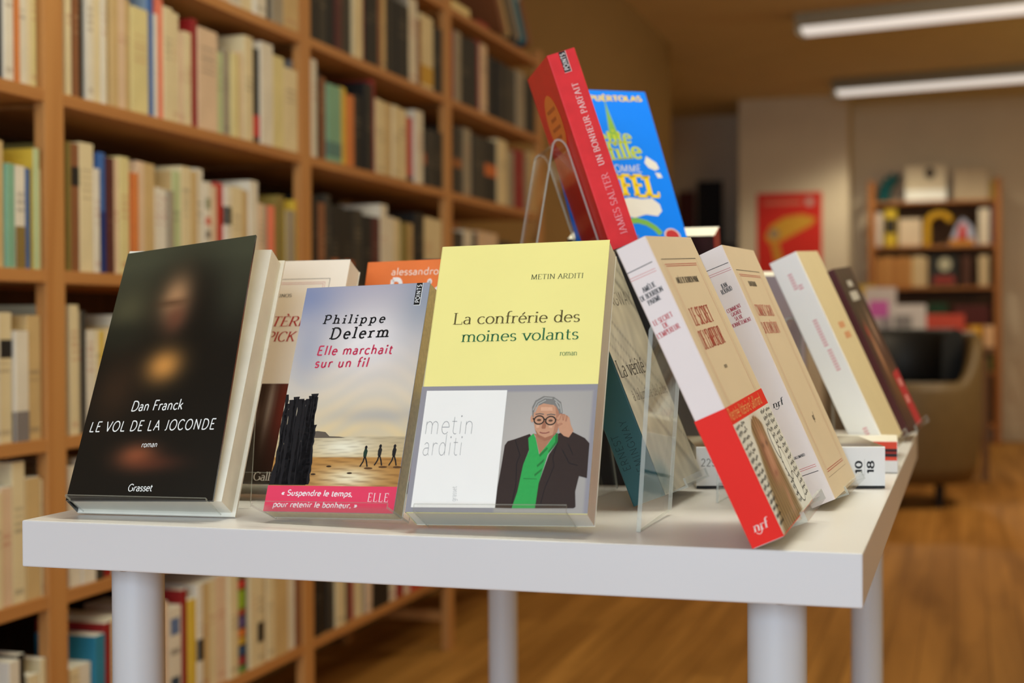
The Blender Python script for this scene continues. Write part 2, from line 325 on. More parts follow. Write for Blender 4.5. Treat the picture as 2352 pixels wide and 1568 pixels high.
# ------------------------------------------------------------------ books
def pose(o, yaw, lean, roll):
    c, s = math.cos(yaw), math.sin(yaw)
    e1 = Vector((c, s, 0)); n = Vector((s, -c, 0)); up = Vector((0, 0, 1))
    e3 = n * math.cos(lean) + up * math.sin(lean); e2 = -n * math.sin(lean) + up * math.cos(lean)
    f1 = e1 * math.cos(roll) + e2 * math.sin(roll); f2 = -e1 * math.sin(roll) + e2 * math.cos(roll)
    M = Matrix.Identity(4)
    for i in range(3): M[i][0], M[i][1], M[i][2], M[i][3] = f1[i], f2[i], e3[i], o[i]
    return M
def cover_profile(Wd, T, r=0.0012, ct=0.0004):
    out = [(Wd, 0)] + [(r + r * math.cos(a), -r + r * math.sin(a)) for a in (math.pi / 2, math.pi * 3 / 4, math.pi)] + \
          [(r + r * math.cos(a), -T + r + r * math.sin(a)) for a in (math.pi, math.pi * 5 / 4, math.pi * 3 / 2)] + [(Wd, -T)]
    inn = [(Wd, -T + ct), (ct, -T + ct), (ct, -ct), (Wd, -ct)]
    return out, inn
def book_cover(mb, Wd, H, T, mfront, mspine=None, mback=None, ct=0.0004, r=0.0012):
    """three sided cover wrapped round the pages, open at the fore edge; local x width, y height, z outward from the front"""
    mspine = mspine or mfront; mback = mback or mfront
    out, inn = cover_profile(Wd, T, r, ct); k = len(out)
    for i in range(k - 1):
        (x0, z0), (x1, z1) = out[i], out[i + 1]
        m = mfront if i == 0 else (mback if i == k - 2 else mspine)
        mb.poly([(x0, 0, z0), (x0, H, z0), (x1, H, z1), (x1, 0, z1)], m)
    for i in range(3):
        (x0, z0), (x1, z1) = inn[i], inn[i + 1]; mb.poly([(x0, 0, z0), (x0, H, z0), (x1, H, z1), (x1, 0, z1)], PAGE)
    for y in (0, H):
        mb.poly([(out[0][0], y, 0), (out[1][0], y, 0), (ct, y, -ct), (Wd, y, -ct)], mfront)
        mb.poly([(Wd, y, -T + ct), (ct, y, -T + ct), (out[-2][0], y, -T), (Wd, y, -T)], mback)
        mb.poly([(ct, y, -ct)] + [(x, y, z) for x, z in out[1:-1]] + [(ct, y, -T + ct)], mspine)
    mb.poly([(Wd, 0, 0), (Wd, H, 0), (Wd, H, -ct), (Wd, 0, -ct)], mfront); mb.poly([(Wd, 0, -T), (Wd, H, -T), (Wd, H, -T + ct), (Wd, 0, -T + ct)], mback)
def page_block(Wd, H, T, parent, ct=0.0004, inset=0.0006, over=0.0003, m=None):
    p = MB(); p.box((ct * 1.2, over, -T + ct * 1.2), (Wd - inset, H - over, -ct * 1.2), m or PAGE)
    return p.build('page_block', parent)
def faces(Wd, H, T, e=0.0):
    return (Face(lambda a, b, h: (a, b, h + e)), Face(lambda a, b, h: (-h - e, b, a - T)), Face(lambda a, b, h: (Wd - a, b, -T - h - e)))
# ------------------------------------------------------------------ room
FLOOR = wood('parquet', (158, 110, 50), (202, 146, 74), 1, 1.4, 0.55, 0.12, planks=(1.1, 0.09))
WALLM = mat('wall_paint', (214, 196, 170), 0.85, 0.2, 0.02, 6)
CEILM = mat('ceiling_paint', (214, 196, 152), 0.9, 0.15, 0.03, 4)
X0, X1, Y0, Y1, Y2, H0 = -1.02, 3.4, -4.0, 10.15, 10.62, 2.54
XC, YL, YC = -3.0, 7.8, 10.95                                        # unlit side passage beyond the end of the left wall
OCH = mat('left_wall_ochre', (142, 114, 72), .9, .15, .03, 4)  # left wall: darker, browner tone than the other walls
b = MB(); b.box((XC - .1, Y0 - .1, -0.1), (X1 + .1, YC + .1, 0), FLOOR); struct(b, 'floor')
b = MB(); b.box((XC - .1, Y0 - .1, H0), (X1 + .1, YC + .1, H0 + .1), CEILM); struct(b, 'ceiling')
b = MB(); b.box((X0 - .1, Y0, 0), (X0, YL, H0), OCH); struct(b, 'wall_left')
b = MB(); b.box((X1, Y0, 0), (X1 + .1, YC, H0), WALLM); struct(b, 'wall_right')
b = MB(); b.box((-0.165, Y2, 0), (X1, YC, H0), WALLM); struct(b, 'wall_back')
b = MB(); b.box((-0.96, Y1, 0), (-0.165, YC, H0), WALLM); struct(b, 'wall_pier')
b = MB(); b.box((XC, YC, 0), (-0.165, YC + .1, H0), WALLM); struct(b, 'wall_passage')
b = MB(); b.box((XC - .1, Y0, 0), (XC, YC, H0), WALLM); struct(b, 'wall_side')
b = MB()
b.box((XC, Y0 - .1, 0), (X0, Y0, H0), WALLM); b.box((X0, Y0 - .1, 0), (X1, Y0, 0.4), WALLM); b.box((X0, Y0 - .1, 2.5), (X1, Y0, H0), WALLM)
b.box((X0, Y0 - .1, 0.4), (-0.95, Y0, 2.5), WALLM); b.box((2.2, Y0 - .1, 0.4), (X1, Y0, 2.5), WALLM); struct(b, 'wall_front')
SKIRT = mat('skirting_paint', (206, 188, 160), 0.6)
b = MB(); b.box((-0.165, Y2 - .015, 0), (X1, Y2, 0.09), SKIRT); struct(b, 'baseboard_back')
b = MB(); b.box((-0.96, Y1 - .015, 0), (-0.165, Y1, 0.09), SKIRT); struct(b, 'baseboard_pier')

# ceiling tube fixtures
HOUS = mat('lamp_housing', (150, 142, 122), 0.5); DIFF = bpy.data.materials.new('lamp_diffuser'); DIFF.use_nodes = True
_p = DIFF.node_tree.nodes['Principled BSDF']; _p.inputs['Base Color'].default_value = lin((235, 230, 220)) + (1,)
_p.inputs['Emission Color'].default_value = (1.0, 0.95, 0.87, 1); _p.inputs['Emission Strength'].default_value = 0.62
def tube_light(p, q, label):
    d = Vector((q[0] - p[0], q[1] - p[1], 0)); L = d.length; a = math.atan2(d.y, d.x)
    t = thing('ceiling_light', label, 'ceiling light', Matrix.Translation((p[0], p[1], H0)) @ Matrix.Rotation(a, 4, 'Z'), 'tube lights on the ceiling')
    k = MB(); k.prism([(-.075, -.001), (-.085, -.075), (.085, -.075), (.075, -.001)], 0, L, HOUS, lambda x, z, l: (l, x, z)); k.build('housing', t)
    k = MB(); pts = [(-.08, -.0755)] + [(.08 * math.cos(math.radians(u)), -.0755 - .035 * math.sin(math.radians(-u))) for u in (-160, -130, -90, -50, -20)] + [(.08, -.0755)]
    k.prism(pts, .02, L - .02, DIFF, lambda x, z, l: (l, x, z)); k.build('diffuser', t)
    for e in (0, 1):
        k = MB(); k.box((e * L - .012 if e == 0 else L, -.085, -.112), (0 if e == 0 else L + .012, .085, -.001), HOUS); k.build('end_cap', t)
tube_light((-0.19, 7.22), (1.75, 6.82), 'long white tube light nearest to the camera on the ceiling')
tube_light((-0.19, 9.48), (1.75, 9.09), 'long white tube light farther back on the ceiling')

# ------------------------------------------------------------------ white table
TW = mat('white_lacquer', (216, 212, 211), 0.32, 0.4, 0.015, 5); LEGM = mat('white_powder_coat', (204, 203, 204), 0.35, 0.4, 0.01, 5)
STEEL = mat('steel', (150, 150, 150), 0.3, 0.5, 0.03, 50, metal=1.0)
TL, TZ = 1.045, 0.74
table = thing('table', 'white rectangular table with round legs carrying the displayed books', 'table', Matrix.Identity(4))
b = MB(); b.box((0, 0, TZ - .034), (.6, TL, TZ), TW); b.build('tabletop', table, bevel=0.0012)
for lx, ly in ((.0596, .0607), (.5404, .0607), (.0596, TL - .0607), (.5404, TL - .0607)):
    b = MB(); b.tube((lx, ly, .012), (lx, ly, TZ - .037), .0196, .0196, LEGM, 40)
    lg = b.build('leg', table, smooth=False)
    for pl in lg.data.polygons: pl.use_smooth = len(pl.vertices) == 4
    b = MB(); b.prism([(lx - .036, ly - .012), (lx - .012, ly - .036), (lx + .012, ly - .036), (lx + .036, ly - .012), (lx + .036, ly + .012), (lx + .012, ly + .036), (lx - .012, ly + .036), (lx - .036, ly + .012)], TZ - .037, TZ - .034, STEEL); b.build('mounting_plate', lg)
    for dx, dy in ((-.028, -.006), (.006, -.028), (-.006, .028), (.028, .006)):
        b = MB(); b.tube((lx + dx, ly + dy, TZ - .0395), (lx + dx, ly + dy, TZ - .0372), .004, .0055, STEEL, 14); b.build('screw', lg)
    b = MB(); b.tube((lx, ly, 0), (lx, ly, .012), .017, .0175, mat('black_rubber', (30, 30, 30), 0.7), 24); b.build('foot', lg)

# ------------------------------------------------------------------ acrylic stands (one bent sheet)
AC, ACE = MATS['clear_acrylic'], MATS['acrylic_cut_edge']
def stand(M, T, u0, u1, gap, lip, hp, spread, label, base=TZ, t=0.0018, bend=0.011):
    """sheet bent to lip - tray - back rest - round bend - rear leg; local profile in (w, v)"""
    y = -t / 2 - .0002; wr = -T - t / 2 - .0006
    um = (u0 + u1) / 2; Mi = M.inverted()
    zax = Vector((M[0][2], M[1][2], 0)).normalized()                    # horizontal facing direction
    top = M @ Vector((um, hp, wr)); rear = M @ Vector((um, y, wr))
    foot = Vector((rear.x, rear.y, base + t / 2)) - zax * spread
    fl = Mi @ foot; fw, fv = fl.z, fl.y
    P = [(gap, y + lip), (gap, y), (wr, y), (wr, hp)]
    # round bend towards the leg
    lx, lv = fw - wr, fv - hp; ll = math.hypot(lx, lv)
    dx, dv = lx / ll, lv / ll
    cen = (wr - bend * .62, hp)
    a0, a1 = 0.0, math.pi - math.atan2(-dx, -dv) * 0.9
    P += [(cen[0] + bend * .62 * math.cos(a0 + (a1 - a0) * i / 7), cen[1] + bend * math.sin(a0 + (a1 - a0) * i / 7)) for i in range(1, 8)]
    P.append((fw, fv))
    pts = [Vector((p[0], p[1])) for p in P]; n = len(pts); L, R = [], []
    for i in range(n):
        a = pts[i] - pts[i - 1] if i else pts[1] - pts[0]; c = pts[i + 1] - pts[i] if i < n - 1 else pts[-1] - pts[-2]
        tt = (a.normalized() + c.normalized()).normalized(); nn = Vector((-tt.y, tt.x)); k = max(.6, tt.dot(c.normalized()))
        L.append(pts[i] + nn * t / 2 / k); R.append(pts[i] - nn * t / 2 / k)
    b = MB()
    f3 = lambda p, u: (u, p.y, p.x)
    for i in range(n - 1):
        b.poly([f3(L[i], u0), f3(L[i + 1], u0), f3(L[i + 1], u1), f3(L[i], u1)], AC)
        b.poly([f3(R[i], u0), f3(R[i], u1), f3(R[i + 1], u1), f3(R[i + 1], u0)], AC)
        for u in (u0, u1): b.poly([f3(L[i], u), f3(R[i], u), f3(R[i + 1], u), f3(L[i + 1], u)], ACE)
    for i in (0, n - 1): b.poly([f3(L[i], u0), f3(L[i], u1), f3(R[i], u1), f3(R[i], u0)], ACE)
    lo = min((M @ Vector(v)).z for v in b.v)
    if lo < base + .0002:                                               # a slightly turned stand: shorten whatever would dip into the surface
        Ms = M.to_3x3().inverted(); b.v = [tuple(Vector(v) + Ms @ Vector((0, 0, max(0.0, base + .0002 - (M @ Vector(v)).z)))) for v in b.v]
    o = b.build('book_stand'); o.matrix_world = M
    return tag(o, label, 'book stand', 'clear acrylic book stands')

# ------------------------------------------------------------------ books on the table
def book(nm, label, pr, mcover, mspine=None, mback=None, group='books displayed on the white table', rad=.0012, pm=None):
    Wd, H, T = pr[6:9]; M = pose((pr[0], pr[1], pr[2]), *pr[3:6])
    t = thing('book', label, 'book', M, group)
    mb = MB(); book_cover(mb, Wd, H, T, mcover, mspine, mback, r=rad)
    page_block(Wd, H, T, t, m=MATS['tan_pages'] if nm in ('sea', 'red', 'nrf1', 'nrf2') else None)
    return t, mb, M, Wd, H, T
def finish(mb, t, name='cover'): return mb.build(name, t)
def mixc(a, b, k):
    k = max(0.0, min(1.0, k)); return tuple(a[i] + (b[i] - a[i]) * k for i in range(3))
def gauss(a, b, ca, cb, ra, rb): return math.exp(-(((a - ca) / ra) ** 2 + ((b - cb) / rb) ** 2))
WHT = (236, 234, 232)

# 1 -- black hardback with a soft dark portrait
PB = (0.0253, 0.0185, 0.7543, 0.0986, 0.5043, -0.0045, 0.1217, 0.2156, 0.0243)
M = pose(PB[:3], *PB[3:6]); Mi = M.inverted()
c_bl, c_tl, c_tr, c_br = [Mi @ Vector(p) for p in ((.0253, .018, .7533), (.0162, .1204, .9397), (.1355, .1096, .9516), (.143, .0237, .756))]
CW, CH = .118, .213
def bil(a, b, h):
    s, q = a / CW, b / CH
    p = c_bl * (1 - s) * (1 - q) + c_br * s * (1 - q) + c_tr * s * q + c_tl * (1 - s) * q
    return (p.x, p.y, p.z + h)
t = thing('book', 'black hardback with dark blurred portrait, front left corner of the table', 'book', M, 'books displayed on the white table')
p_ = MB(); p_.box((.001, .001, -.0222), (PB[6], PB[7] - .0015, -.0002), mat('white_paper', (230, 222, 206), .85)); p_.build('page_block', t)
JK = printmat('glossy_jacket_print', 0.3, 0.3, 0.35)
def portrait(a, b):
    c = mixc((17, 17, 17), (70, 72, 56), min(1, max(0, (b - .125) / .075)) ** 1.2)
    c = mixc(c, (92, 88, 62), gauss(a, b, .018, .158, .026, .022) * .8); c = mixc(c, (78, 78, 60), gauss(a, b, .104, .16, .02, .03) * .6)
    c = mixc(c, (30, 34, 28), gauss(a, b, .01, .135, .03, .014) * .8)
    c = mixc(c, (14, 13, 13), gauss(a, b, .062, .163, .027, .036)); c = mixc(c, (15, 15, 15), gauss(a, b, .08, .12, .035, .05) * .75)
    c = mixc(c, (186, 140, 98), gauss(a, b, .0555, .166, .0145, .021) * .95); c = mixc(c, (116, 66, 48), gauss(a, b, .059, .148, .010, .013) * .7)
    c = mixc(c, (58, 36, 24), gauss(a, b, .053, .162, .013, .0032) * .55)
    c = mixc(c, (204, 140, 70), gauss(a, b, .057, .108, .0165, .0145)); c = mixc(c, (150, 82, 52), gauss(a, b, .050, .035, .017, .010) * .9)
    c = mixc(c, (116, 56, 38), gauss(a, b, .066, .029, .024, .007) * .5); c = mixc(c, (74, 48, 32), gauss(a, b, .02, .09, .02, .028) * .55)
    return c
mb = MB(); mb.grid(lambda a, b: bil(a, b, 0), portrait, (0, CW), (0, CH), 48, 80, JK)
BK = mat('black_jacket', (24, 22, 21), .3, .5, .03, 30, coat=.6)
bk = lambda a, b: (bil(a, b, 0)[0], bil(a, b, 0)[1], bil(a, b, 0)[2] - .0022)
rim = [(0, 0), (CW, 0), (CW, CH), (0, CH)]
mb.poly([bk(*q) for q in reversed(rim)], mat('white_paper', (230, 222, 206), .85))
for i in range(4):
    q0, q1 = rim[i], rim[(i + 1) % 4]; mb.poly([bil(*q0, 0), bk(*q0), bk(*q1), bil(*q1, 0)], BK)
zb = -.0243
mb.box((-.001, -.002, zb), (PB[6] + .003, PB[7] + .002, zb + .002), mat('white_paper', (230, 222, 206), .85))
l0, l1 = bil(0, 0, 0), bil(0, CH, 0)
mb.poly([l0, l1, (-.001, PB[7] + .002, zb), (-.001, -.002, zb)], BK)
fc = Face(bil); WI = (240, 240, 238)
put_text(mb, fc, 'Dan Franck', 'sansital', (.0373, .0713), (.0804, .0711), .0080, WI, spacing=4)
put_text(mb, fc, 'LE VOL DE LA JOCONDE', 'sansital', (.0055, .0553), (.1102, .0545), .0080, WI, spacing=14)
put_text(mb, fc, 'roman', 'sansital', (.0526, .0416), (.0653, .0416), .0044, WI, spacing=4)
put_text(mb, fc, 'Grasset', 'sansital', (.0490, .0071), (.0685, .0072), .0054, WI)
finish(mb, t)
stand(M, .0243, .004, .1135, .0088, .0008, .12, .055, 'clear acrylic stand under the black portrait book')

# 2 -- small seaside paperback
PS = (0.1774, 0.03532, 0.74787, -0.10084, 0.4142, 0.02939, 0.10434, 0.17697, 0.01517)
PR = printmat('cover_print', 0.42, 0.4, 0.15)
t, mb, M, Wd, H, T = book('sea', 'small seaside paperback with wooden posts and three walkers, pink strip below', PS, mat('pale_sky_card', (150, 156, 170), .5), mat('grey_sky_spine', (150, 150, 150), .5), mat('pale_sky_card', (150, 156, 170), .5))
def sea(a, b):
    if b > .0568:
        k = (b - .0568) / (.178 - .0568)
        c = mixc((232, 206, 158), (228, 212, 190), k / .3) if k < .3 else mixc((228, 212, 190), (182, 176, 190), (k - .3) / .7)
        c = mixc(c, (248, 240, 240), gauss(a, b, .062, .132, .034, .026) * .9)
        c = mixc(c, (116, 132, 176), gauss(a, b, .0, .17, .03, .02) * .7); c = mixc(c, (140, 150, 180), gauss(a, b, .012, .125, .016, .03) * .5)
        c = mixc(c, (132, 146, 164), gauss(a, b, .104, .165, .02, .03) * .6)
        c = mixc(c, (178, 186, 196), (.5 + .5 * math.sin(b * 420 + 5 * math.sin(a * 60))) * .22 * (1 - k)); c = mixc(c, (158, 160, 170), gauss(a, b, .085, .073, .04, .006) * .45)
        return c
    if b > .041:
        k = (b - .041) / .0158; c = mixc((214, 186, 136), (196, 176, 140), k)
        c = mixc(c, (248, 240, 214), gauss(a, b, .058, .049, .022, .008)); r = math.sin(b * 3300 + 3 * math.sin(a * 90)) * math.sin(a * 120 + b * 700)
        return mixc(c, (140, 122, 96), max(0, r) * .35)
    k = b / .041; c = mixc((176, 126, 66), (190, 136, 70), k)
    c = mixc(c, (250, 236, 198), gauss(a, b, .066, .026, .022, .008)); r = math.sin(a * 160 + b * 1700) * math.sin(a * 90 - b * 500)
    return mixc(c, (96, 62, 34), max(0, r) * .45)
F1 = Face(lambda a, b, h: (a * .10434 / .1069, b * .17697 / .17821, h))
mb.grid(lambda a, b: F1.at(a, b, .00004), sea, (0.0004, .1067), (.0002, .178), 90, 170, PR)
DK = (26, 24, 28); rs = random.Random(5)
for cx, w0, top in ((.0012, .0028, .0905), (.0035, .0032, .083), (.0072, .0052, .0862), (.0098, .0034, .0885), (.0140, .0052, .0868), (.0172, .0036, .0858), (.0208, .0040, .0868), (.0226, .0036, .0892), (.0252, .0044, .0908), (.0268, .0030, .0882), (.0290, .0042, .066)):
    pts_l, pts_r = [], []
    for i in range(15):
        y = .0205 + (top - .0205) * i / 14; ww = w0 * (1.45 - .6 * i / 14) + rs.uniform(-.0009, .0009); x = cx + (top - y) * .05 + rs.uniform(-.0004, .0004)
        if i == 14: ww *= 1.45
        pts_l.append((max(.0003, x - ww / 2), y)); pts_r.append((max(.0008, x + ww / 2), y + rs.uniform(0, .0006)))
    for i in range(14): put_poly(mb, F1, [pts_l[i], pts_r[i], pts_r[i + 1], pts_l[i + 1]], DK, .00008)
put_poly(mb, F1, [(.0004, .0202), (.031, .0202), (.034, .031), (.031, .046), (.024, .048), (.004, .045), (.0004, .03)], DK, .00007)
put_poly(mb, F1, [(.03, .0562), (.058, .0562), (.052, .0572), (.044, .0575), (.040, .0608), (.033, .0616), (.029, .061)], (104, 92, 80), .00007)
for ax, hue in ((.0762, (34, 58, 46)), (.0878, (40, 38, 36)), (.0995, (30, 28, 30))):
    o_ = .0342 if ax < .08 else .0352
    put_poly(mb, F1, disc(ax, o_ + .0147, .0011, .0014, 12), DK, .00009)
    put_poly(mb, F1, [(ax - .0011, o_ + .0075), (ax + .0014, o_ + .0075), (ax + .0018, o_ + .012), (ax + .0007, o_ + .0138), (ax - .0009, o_ + .0136), (ax - .0015, o_ + .011)], hue, .00009)
    put_stroke(mb, F1, [(ax, o_ + .0078), (ax - .0006, o_ + .004), (ax - .0026, o_ + .0002)], .0011, DK, .00009)
    put_stroke(mb, F1, [(ax + .0004, o_ + .0078), (ax + .0022, o_ + .004), (ax + .0034, o_ + .0001)], .0011, DK, .00009)
    put_poly(mb, F1, disc(ax + .0045, o_ - .001, .0036, .0008, 12), (92, 62, 36), .00008)
for a, c in ((.048, .0345), (.066, .0295), (.036, .0285)): put_poly(mb, F1, disc(a, c, .0022, .0007, 12), (58, 40, 26), .00008)
put_text(mb, F1, 'Philippe', 'slab', (.0204, .1473), (.0741, .1468), .0072, (26, 24, 26), spacing=34)
put_text(mb, F1, 'Delerm', 'slab', (.0285, .1347), (.0792, .1349), .0090, (26, 24, 26), spacing=26)
put_text(mb, F1, 'Elle marchait', 'sansboldital', (.0204, .1219), (.0844, .1216), .0072, (206, 62, 92), spacing=14)
put_text(mb, F1, 'sur un fil', 'sansboldital', (.0204, .1119), (.0665, .1115), .0072, (206, 62, 92), spacing=14)
put_rect(mb, F1, .0958, .1598, .1012, .1782, (236, 236, 234), .00007); put_rect(mb, F1, .0958, .1603, .1007, .1782, (24, 24, 26), .00009)
put_text(mb, F1, 'POINTS', 'sansbold', (.1, .1622), (.1, .1768), .0033, (238, 238, 238), .00012, spacing=14)
finish(mb, t)
k = MB(); put_rect(k, F1, -.0003, .0002, .1066, .0197, (236, 66, 100), .00012)
put_text(k, F1, '\u00ab Suspendre le temps,', 'sansboldital', (.0125, .0123), (.0716, .0121), .0042, (250, 236, 238), .0002, spacing=4)
put_text(k, F1, 'pour retenir le bonheur. \u00bb', 'sansboldital', (.0071, .0036), (.0771, .0036), .0042, (250, 236, 238), .0002, spacing=4)
put_text(k, F1, 'ELLE', 'serif', (.0845, .0086), (.1009, .0085), .0062, (250, 236, 238), .0002, spacing=20)
k.build('printed_strip', t)
stand(M, .0156, .001, .1085, .0185, .0032, .10, .06, 'clear acrylic stand with deep tray under the seaside paperback')

# 3 -- pale yellow novel with photo band
PY = (0.29463, 0.01472, 0.75327, 0.01233, 0.46742, 0.02433, 0.12731, 0.2083, 0.025)
YM = mat('pale_yellow_card', (248, 236, 150), .5, .3, .015, 20)
t, mb, M, Wd, H, T = book('yellow', 'pale yellow paperback with grey photo band of man in green shirt', PY, YM)
F1, F2, F3 = faces(Wd, H, T); BR = (96, 84, 46); GR = (34, 104, 66)
put_text(mb, F1, 'METIN ARDITI', 'serif', (.0714, .178), (.11, .1778), .0040, (52, 62, 44), spacing=5)
put_text(mb, F1, 'La confr\u00e9rie des', 'serif', (.0165, .1433), (.1104, .1428), .0092, BR, spacing=1)
put_text(mb, F1, 'moines volants', 'serif', (.0244, .129), (.1105, .1291), .0092, GR, spacing=1)
put_text(mb, F1, 'roman', 'serif', (.0981, .1166), (.1106, .1166), .0042, GR)
finish(mb, t)
k = MB(); bt = .0002; BANDH = .0943
GLB = printmat('glossy_band_print', 0.16, 0.5, 0.6)
E1, E2, E3 = faces(Wd, H, T, .00025)
def bandbg(a, b):
    if a < .0629 or a > .125 or b > .0902: return (150, 148, 158)
    return mixc((168, 164, 162), (188, 182, 178), gauss(a, b, .085, .05, .04, .04))
k.grid(lambda a, b: E1.at(a, b, 0), bandbg, (-.0004, Wd), (.0004, BANDH), 64, 48, GLB)
k.poly([E1.at(-.0004, .0004, 0), E1.at(-.0004, BANDH, 0), E3.at(Wd + .0004, BANDH, 0), E3.at(Wd + .0004, .0004, 0)], mat('band_grey', (150, 148, 158), .3))
k.poly([E1.at(0, .0004, -.0002), E1.at(0, BANDH, -.0002), E1.at(Wd, BANDH, -.0002), E1.at(Wd, .0004, -.0002)], mat('band_grey', (150, 148, 158), .3))
WP = mat('band_white_gloss', (246, 243, 240), .2, .4, .01, 30); 
put_poly(k, E1, [(.0035, .0039), (.0633, .0039), (.0629, .0906), (.0037, .091)], None, .00006, WP)
HG = (120, 120, 124)
put_text(k, E1, 'metin', 'hair', (.0068, .0579), (.0405, .0578), .0152, HG, .0001, spacing=6)
put_text(k, E1, 'arditi', 'hair', (.0068, .0419), (.0345, .042), .0152, HG, .0001, spacing=6)
put_text(k, E1, 'grasset', 'light', (.0352, .0085), (.0345, .0192), .0036, HG, .0001, spacing=2)
gm = lambda n, c: mat('band_' + n, c, .25, .45, .03, 400, coat=.3)
put_poly(k, E1, [(.0848, .0578), (.0865, .0559), (.0907, .0424), (.0955, .0498), (.0985, .055), (.1, .059), (.094, .056)], None, .00008, gm('neck', (176, 122, 96)))
put_poly(k, E1, [(.0634, .0039), (.0635, .0185), (.0646, .034), (.0654, .0492), (.0672, .0522), (.0722, .0537), (.0823, .0575), (.0852, .0544), (.0829, .0454), (.0799, .0349), (.0782, .0157), (.075, .0037)], None, .0001, gm('jacket', (48, 38, 42)))
put_poly(k, E1, [(.0911, .0038), (.092, .0216), (.0972, .0423), (.1026, .0513), (.1022, .0575), (.108, .0595), (.1122, .0588), (.1212, .0542), (.1247, .0504), (.1249, .0253), (.1194, .0268), (.1177, .0158), (.1188, .005), (.1175, .004)], None, .0001, gm('jacket', (48, 38, 42)))
sg = gm('shirt', (44, 166, 84)); sgd = gm('shirt_fold', (32, 120, 62))
for q in ([(.0849, .0578), (.0816, .0544), (.083, .0451), (.0855, .0425), (.0904, .0424), (.0868, .0545)], [(.083, .0452), (.0799, .0349), (.0778, .0157), (.075, .0037), (.0911, .0038), (.092, .0216), (.0945, .033), (.0904, .0425), (.0855, .0426)], [(.0904, .0424), (.0945, .033), (.0965, .0423), (.1026, .0513), (.102, .0581), (.0995, .056), (.0958, .0498)]):
    put_poly(k, E1, q, None, .00012, sg)
for q in ([(.0904, .0424), (.0955, .0476), (.0962, .0466), (.0911, .0405)], [(.0895, .0345), (.0945, .0395), (.094, .037), (.09, .033)], [(.0884, .028), (.0935, .0325), (.0932, .0305), (.0888, .0265)], [(.1005, .0575), (.102, .0581), (.1026, .0513), (.097, .0433), (.0966, .0445), (.1008, .0515)], [(.081, .0252), (.0905, .0248), (.0905, .0244), (.081, .0247)]): put_poly(k, E1, q, None, .00014, sgd)
skin = gm('skin', (202, 150, 122)); skd = gm('skin_shade', (164, 108, 86)); hr = gm('hair', (128, 126, 124)); spc = gm('spectacles', (40, 34, 32))
put_poly(k, E1, [(.0829, .0704), (.0821, .0774), (.084, .0823), (.0896, .0857), (.097, .0849), (.1024, .081), (.1042, .0733), (.103, .0687), (.0995, .066), (.086, .066)], None, .00014, hr)
put_poly(k, E1, [(.0837, .0735), (.0845, .0774), (.0901, .0801), (.0975, .0788), (.1012, .0741), (.1028, .0668), (.1016, .059), (.0983, .0542), (.0934, .0524), (.0881, .0552), (.0856, .0612), (.0839, .068)], None, .00016, skin)
put_poly(k, E1, disc(.0832, .069, .0014, .003, 12), None, .00013, skin)
put_poly(k, E1, [(.0856, .0612), (.0881, .0552), (.0934, .0524), (.0983, .0542), (.1016, .059), (.0985, .0566), (.0934, .0546), (.0888, .0568)], None, .00018, skd)
put_poly(k, E1, [(.0912, .0672), (.0926, .0672), (.0934, .063), (.093, .0612), (.0906, .0612), (.0902, .0624)], None, .00018, skd)
for a, b_ in ((.088, .0677), (.0962, .0672)):
    put_poly(k, E1, disc(a, b_, .0016, .0009, 12), None, .00018, gm('eye', (96, 72, 60)))
    ring = [(a + .0035 * math.cos(math.radians(q)), b_ + .0031 * math.sin(math.radians(q))) for q in range(0, 361, 20)]
    put_stroke(k, E1, ring, .0009, (40, 34, 32), .0002)
    put_stroke(k, E1, [(a - .003, b_ + .0042), (a, b_ + .0048), (a + .003, b_ + .0042)], .0008, (110, 98, 92), .0002)
put_stroke(k, E1, [(.0915, .0682), (.0927, .0682)], .0009, (40, 34, 32), .0002); put_stroke(k, E1, [(.0845, .0682), (.0834, .069)], .0009, (40, 34, 32), .0002); put_stroke(k, E1, [(.0997, .0678), (.102, .0686)], .0009, (40, 34, 32), .0002)
put_stroke(k, E1, [(.0892, .0587), (.0912, .058), (.0935, .0579), (.0962, .0588)], .0008, (146, 84, 76), .0002)
put_poly(k, E1, [(.0999, .0688), (.1024, .0722), (.1061, .0717), (.1092, .0694), (.1106, .0641), (.1129, .0595), (.11, .0546), (.1065, .0558), (.1033, .0588), (.1014, .0642)], None, .00022, skin)
for q in ([(.0999, .0688), (.1024, .0722), (.1036, .072), (.1026, .068), (.1012, .0672)], [(.1043, .0718), (.1048, .0675), (.1053, .0675), (.1056, .0717)], [(.1069, .0708), (.1068, .0668), (.1073, .0668), (.1078, .0704)], [(.1014, .0642), (.104, .0652), (.1046, .0646), (.102, .0632)]): put_stroke(k, E1, q + [q[0]], .0005, (172, 116, 92), .00024)
put_poly(k, E1, [(.0985, .0788), (.1012, .0741), (.1028, .0668), (.1016, .059), (.0983, .0542), (.0992, .062), (.1, .069)], None, .00017, gm('skin_side', (180, 126, 102)))
for q in ([(.0885, .0775), (.0965, .0772), (.097, .0745), (.0885, .0745)], [(.0862, .064), (.0884, .0642), (.0886, .0622), (.0866, .0618)], [(.0954, .0638), (.098, .0636), (.0976, .0616), (.0952, .0622)]): put_poly(k, E1, q, None, .00017, gm('skin_light', (220, 170, 142)))
for q in ([(.083, .075), (.0852, .081), (.0905, .0843), (.096, .0838)], [(.0842, .0735), (.0865, .0798), (.0915, .0826)], [(.0975, .0832), (.1018, .0795), (.1034, .073)], [(.0985, .0812), (.1016, .076)]): put_stroke(k, E1, q, .0009, (166, 164, 160), .0002)
